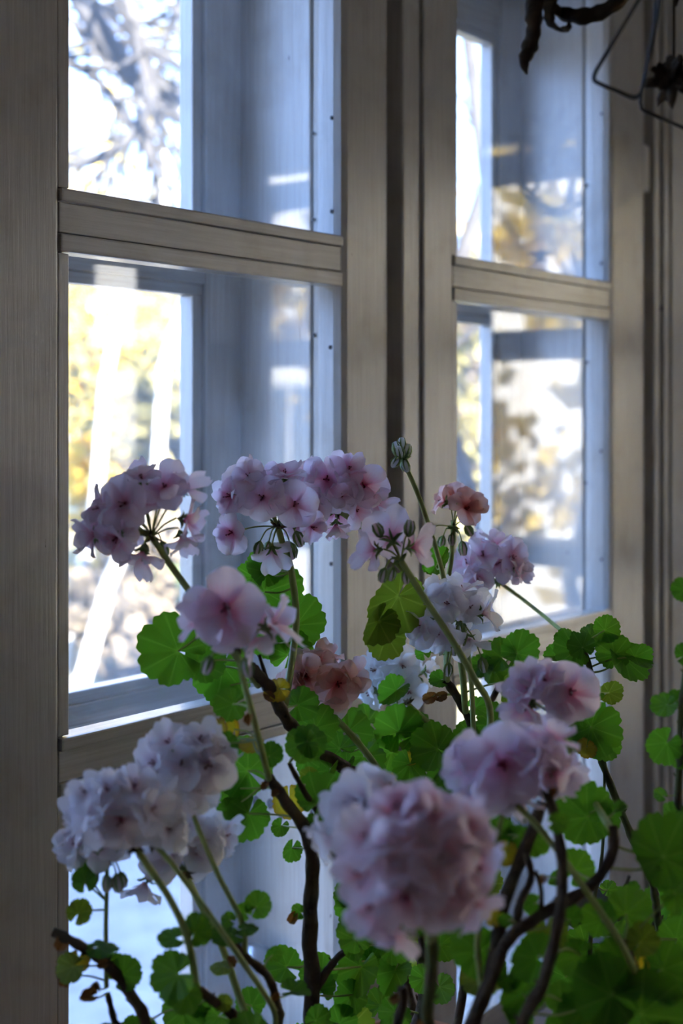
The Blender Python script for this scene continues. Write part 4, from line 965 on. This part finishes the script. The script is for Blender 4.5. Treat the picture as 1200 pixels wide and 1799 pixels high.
def branch(mb, p, d, L_, r, lev, rng, tips, droop=0.0, spread=.6):
    n = 5; pts = [p]; q = p.copy(); dd = d.normalized()
    for i in range(n):
        dd = (dd + Vector((rng.uniform(-1, 1), rng.uniform(-1, 1), rng.uniform(-1, 1))) * .16 + Vector((0, 0, -droop))).normalized()
        q = q + dd * L_ / n; pts.append(q.copy())
    mb.tube(pts, [r * (1 - .6 * i / n) for i in range(n + 1)], 6 if lev > 1 else 4, cap=False)
    if lev <= 1: tips += pts[1:]
    if lev == 0: return
    for k in range(rng.randint(3, 4)):
        i = rng.randint(2, n); b = pts[i]
        nd = (dd + Vector((rng.uniform(-1, 1), rng.uniform(-1, 1), rng.uniform(-.7, .9))) * spread).normalized()
        branch(mb, b, nd, L_ * rng.uniform(.5, .75), r * .45, lev - 1, rng, tips, droop, spread)

def leaves_into(mb, pts, n, size, spread, rng):
    for i in range(n):
        c = rng.choice(pts) + Vector((rng.gauss(0, 1), rng.gauss(0, 1), rng.gauss(0, 1))) * spread
        a = Vector((rng.gauss(0, 1), rng.gauss(0, 1), rng.gauss(0, 1))).normalized(); b = a.orthogonal().normalized(); s = size * rng.uniform(.6, 1.3)
        c2 = a.cross(b)
        mb.add([c - a * s, c + b * s * .6, c + a * s, c - b * s * .6 + c2 * s * .2], [(0, 1, 2, 3)])

def tree(label, base, h, r, lev, seed, fol=None, n=0, size=.05, spread=.2, bark='treebark', lean=(0, 0, 1), first=.35, crown=None, droop=.02, cat='tree', name='garden_tree'):
    rng = random.Random(seed); base = Vector(base)
    e = empty(name, base); tag(e, label, cat, None)
    mb = MB(); tips = []; ld = Vector(lean).normalized(); pts = []
    for i in range(8):
        t = i / 7; pts.append(ld * h * t + Vector((rng.uniform(-1, 1), rng.uniform(-1, 1), 0)) * h * .012 * i)
    mb.tube(pts, [r * (1.15 - .85 * i / 7) for i in range(8)], 8)
    for i in range(8):
        if i / 7 < first: continue
        for k in range(2):
            a = rng.uniform(0, 6.28)
            d = Vector((math.cos(a), math.sin(a), rng.uniform(.2, .9)))
            branch(mb, pts[i], d, (crown or h * .38) * rng.uniform(.7, 1.1), r * .42 * (1.15 - .7 * i / 7), lev, rng, tips, droop)
    link('trunk', mb.mesh('trunk', [M[bark]]), e)
    if fol:
        fb = MB(); leaves_into(fb, tips, n, size, spread, rng)
        fo = link('foliage', fb.mesh('foliage', [M[fol]], smooth=False), e); fo['kind'] = 'stuff'
    return e

def shrub(label, base, rx, rz, fol, n, size, seed):
    rng = random.Random(seed); base = Vector(base)
    e = empty('garden_shrub', base); tag(e, label, 'shrub')
    mb = MB(); tips = []
    for k in range(9):
        a = rng.uniform(0, 6.28); d = Vector((math.cos(a) * .6 * rx, math.sin(a) * .6 * rx, rz)).normalized()
        branch(mb, Vector((rng.uniform(-.1, .1), rng.uniform(-.1, .1), 0)), d, rz * rng.uniform(.6, .95), .018, 1, rng, tips, .0, .45)
    link('branches', mb.mesh('branches', [M['treebark']]), e)
    fb = MB(); leaves_into(fb, tips, n, size, .14 * rx, rng)
    fo = link('foliage', fb.mesh('foliage', [M[fol]], smooth=False), e); fo['kind'] = 'stuff'

def gpos(px, z):
    v = P(px, 737, z); return (v.x, v.y, GZ)
# bare tree whose limbs cross the upper left pane
e = empty('bare_tree', gpos(-500, 5.2)); tb = Vector(e.location)
tag(e, 'bare dark tree whose thick limbs cross the sky behind the window', 'tree')
mb = MB(); tips = []; rg = random.Random(3)
trunk = [tb, tb + Vector((.05, .05, 1.5)), tb + Vector((.0, .1, 3.0)), tb + Vector((.1, .0, 4.6)), tb + Vector((.2, .1, 6.0))]
mb.tube([p - tb for p in spline(trunk, 4)], [.16 - .0075 * i for i in range(17)], 9)
fork = trunk[2]
limbs = [([fork, P(-120, -160, 5.2), P(90, -60, 5.1), P(155, 20, 5.0), P(190, 75, 5.0), P(225, 125, 5.0), P(262, 172, 5.0), P(310, 205, 5.0), P(420, 260, 5.0)], .055, .020),
         ([trunk[3], P(-50, -260, 4.9), P(170, -80, 4.8), P(222, 0, 4.8), P(236, 50, 4.8), P(252, 100, 4.8), P(268, 170, 4.8), P(240, 225, 4.8), P(205, 262, 4.8), P(160, 285, 4.8), P(100, 290, 4.8)], .036, .013),
         ([trunk[3], P(100, -300, 5.4), P(300, -60, 5.4), P(310, 20, 5.4), P(292, 60, 5.4), P(280, 140, 5.4)], .03, .010),
         ([fork, P(-150, -30, 5.3), P(60, 90, 5.3), P(160, 130, 5.3), P(230, 225, 5.3), P(268, 290, 5.3), P(275, 350, 5.3), P(280, 420, 5.3)], .026, .010),
         ([trunk[3], P(-80, -120, 5.6), P(120, -20, 5.6), P(200, 20, 5.6), P(290, 48, 5.6), P(380, 52, 5.6)], .024, .010),
         ([fork, P(-100, 60, 5.5), P(90, 20, 5.5), P(180, 100, 5.5), P(232, 150, 5.5), P(300, 180, 5.5), P(400, 170, 5.5)], .022, .009)]
for pts, r0, r1 in limbs:
    sp = spline([p - tb for p in pts], 5); n = len(sp)
    mb.tube(sp, [r0 + (r1 - r0) * (i / (n - 1)) for i in range(n)], 7)
    for i in range(8, n, 2):
        for k in range(1):
            d = (sp[i] - sp[i - 1]).normalized() + Vector((rg.uniform(-1, 1), rg.uniform(-1, 1), rg.uniform(-1, 1))) * .9
            branch(mb, sp[i], d, rg.uniform(.3, .7), .012, 1, rg, tips, .03)
for k in range(10):
    a = rg.uniform(0, 6.28)
    branch(mb, trunk[2 + k % 3] - tb, Vector((math.cos(a), math.sin(a), .6)), 1.6, .03, 2, rg, tips, .02)
link('trunk', mb.mesh('trunk', [M['treebark']]), e)

tree('bare grey tree standing among the far lime bushes', gpos(-60, 16), 6.5, .08, 1, 21, 'fol_straw', 300, .06, .25, crown=1.3)
tree('leaning birch with white bark and sparse lime leaves', gpos(60, 7.6), 4.2, .045, 1, 23, 'fol_lime', 350, .05, .2, bark='birchbark', lean=(.2, -.27, 1), first=.6, crown=.8, name='birch_tree')
tree('straighter birch standing behind the leaning one', gpos(120, 10.2), 5.2, .05, 1, 24, 'fol_lime', 450, .05, .2, bark='birchbark', lean=(.12, -.16, 1), first=.5, crown=.8, name='birch_tree')
tree('slender bare tree seen through the star-mirroring window', gpos(846, 6.0), 5.2, .05, 1, 25, 'fol_straw', 150, .05, .2, crown=.9)
tree('tall tree with few yellow leaves beyond the star-mirroring window', gpos(905, 11.6), 6.5, .07, 1, 26, 'fol_yellow', 300, .06, .3, crown=1.2)
SH = [(-190, 12.6, 1.1, 2.6, 'fol_lime', 'pale lime shrub beside the birches'), (390, 12.4, 1.1, 2.6, 'fol_lime', 'round yellow green shrub right of the birches'),
      (200, 15.0, 1.5, 3.2, 'fol_yellow', 'tall yellow shrub behind the birches'), (20, 19.0, 1.5, 4.0, 'fol_yellow', 'large yellow bush at the back of the lawn'),
      (-230, 8.4, .7, 1.2, 'fol_straw', 'low straw-coloured shrub in front of the lime shrubs'), (285, 9.7, .7, 1.1, 'fol_straw', 'dry beige shrub at the foot of the birches'), (480, 7.4, .7, 1.0, 'fol_green', 'small green shrub near the gravel'),
      (745, 9.0, .8, 2.3, 'fol_lime', 'lime shrub beyond the star-mirroring window'), (850, 15.0, 1.2, 3.0, 'fol_straw', 'dry straw shrub beyond the star-mirroring window'), (800, 20.0, 2.4, 3.8, 'fol_yellow', 'big yellow bush far beyond the star-mirroring window'), (260, 24, 1.8, 4.4, 'fol_lime', 'tallest lime bush at the garden edge')]
for i, (px, z, rx, rz, f, lab) in enumerate(SH):
    shrub(lab, gpos(px, z), rx, rz, f, int(1500 + 190 * max(0, z - 9)), .075 + .003 * z, 60 + i)
# trees outside the right wall, mirrored in the glass
tree('golden maple with broad leaves outside the side window', (6.4, -2.2, GZ), 4.2, .05, 1, 31, 'fol_yellow', 420, .11, .10, first=.1, crown=1.0, name='maple_tree')
tree('second golden maple farther from the side window', (8.2, -4.6, GZ), 4.8, .10, 1, 32, 'fol_yellow', 900, .11, .2, first=.1, crown=1.2, name='maple_tree')
ob = empty('reflector', (11.0, -5.0, GZ)); tag(ob, 'long cream plastered outbuilding behind the golden maples, added to bounce sunlight indoors', 'building')  # pale building added to throw sunlight into the room and its glass
bx0, bx1, by0, by1, bh = 0.0, 4.0, -7.5, 8.0, 5.4
mb = MB(); vs_ = [(x, y, z) for z in (0, bh) for y in (by0, by1) for x in (bx0, bx1)]
mb.add(vs_, [(0, 2, 3, 1), (0, 1, 5, 4), (2, 6, 7, 3), (0, 4, 6, 2), (1, 3, 7, 5)])
mb.add([(bx0, by0, bh), (bx1, by0, bh), (2.0, by0, bh + 1.7), (bx0, by1, bh), (bx1, by1, bh), (2.0, by1, bh + 1.7)], [(0, 1, 2), (3, 5, 4)])
link('wall', mb.mesh('wall', [M['cream']], smooth=False), ob)
for s_ in (0, 1):
    mb = MB(); xa = bx0 - .3 if s_ == 0 else bx1 + .3
    mb.add([(xa, by0 - .3, bh - .25), (xa, by1 + .3, bh - .25), (2.0, by1 + .3, bh + 1.75), (2.0, by0 - .3, bh + 1.75),
            (xa, by0 - .3, bh - .15), (xa, by1 + .3, bh - .15), (2.0, by1 + .3, bh + 1.87), (2.0, by0 - .3, bh + 1.87)],
           [(0, 1, 2, 3), (7, 6, 5, 4), (0, 4, 5, 1), (1, 5, 6, 2), (2, 6, 7, 3), (3, 7, 4, 0)])
    link('roof', mb.mesh('roof', [M['rooftile']], smooth=False), ob)
for yy in (-6.0, -2.8, 5.4):
    wd = box('added_shed_window', -.06, .02, yy - .45, yy + .45, 1.3, 2.4, M['paint_v'], ob, .004)
    for (a, b) in ((-.38, -.03), (.03, .38)):
        pn = box('shed_pane', -.004, .004, a, b, -.47, .47, M['dark_glass'], wd, 0); pn.location.x -= .042
dd = box('shed_door', -.05, .02, 2.0, 3.0, 0.05, 2.1, M['bench'], ob, .004)
for k, (x, y, lab) in enumerate([(8.6, -1.9, 'straw-coloured shrub between the golden maples and the tree row'), (8.0, -7.4, 'straw-coloured shrub past the second golden maple')]):
    shrub(lab, (x, y, GZ), 1.1, 1.5, 'fol_pale', 1500, .09, 91 + k)
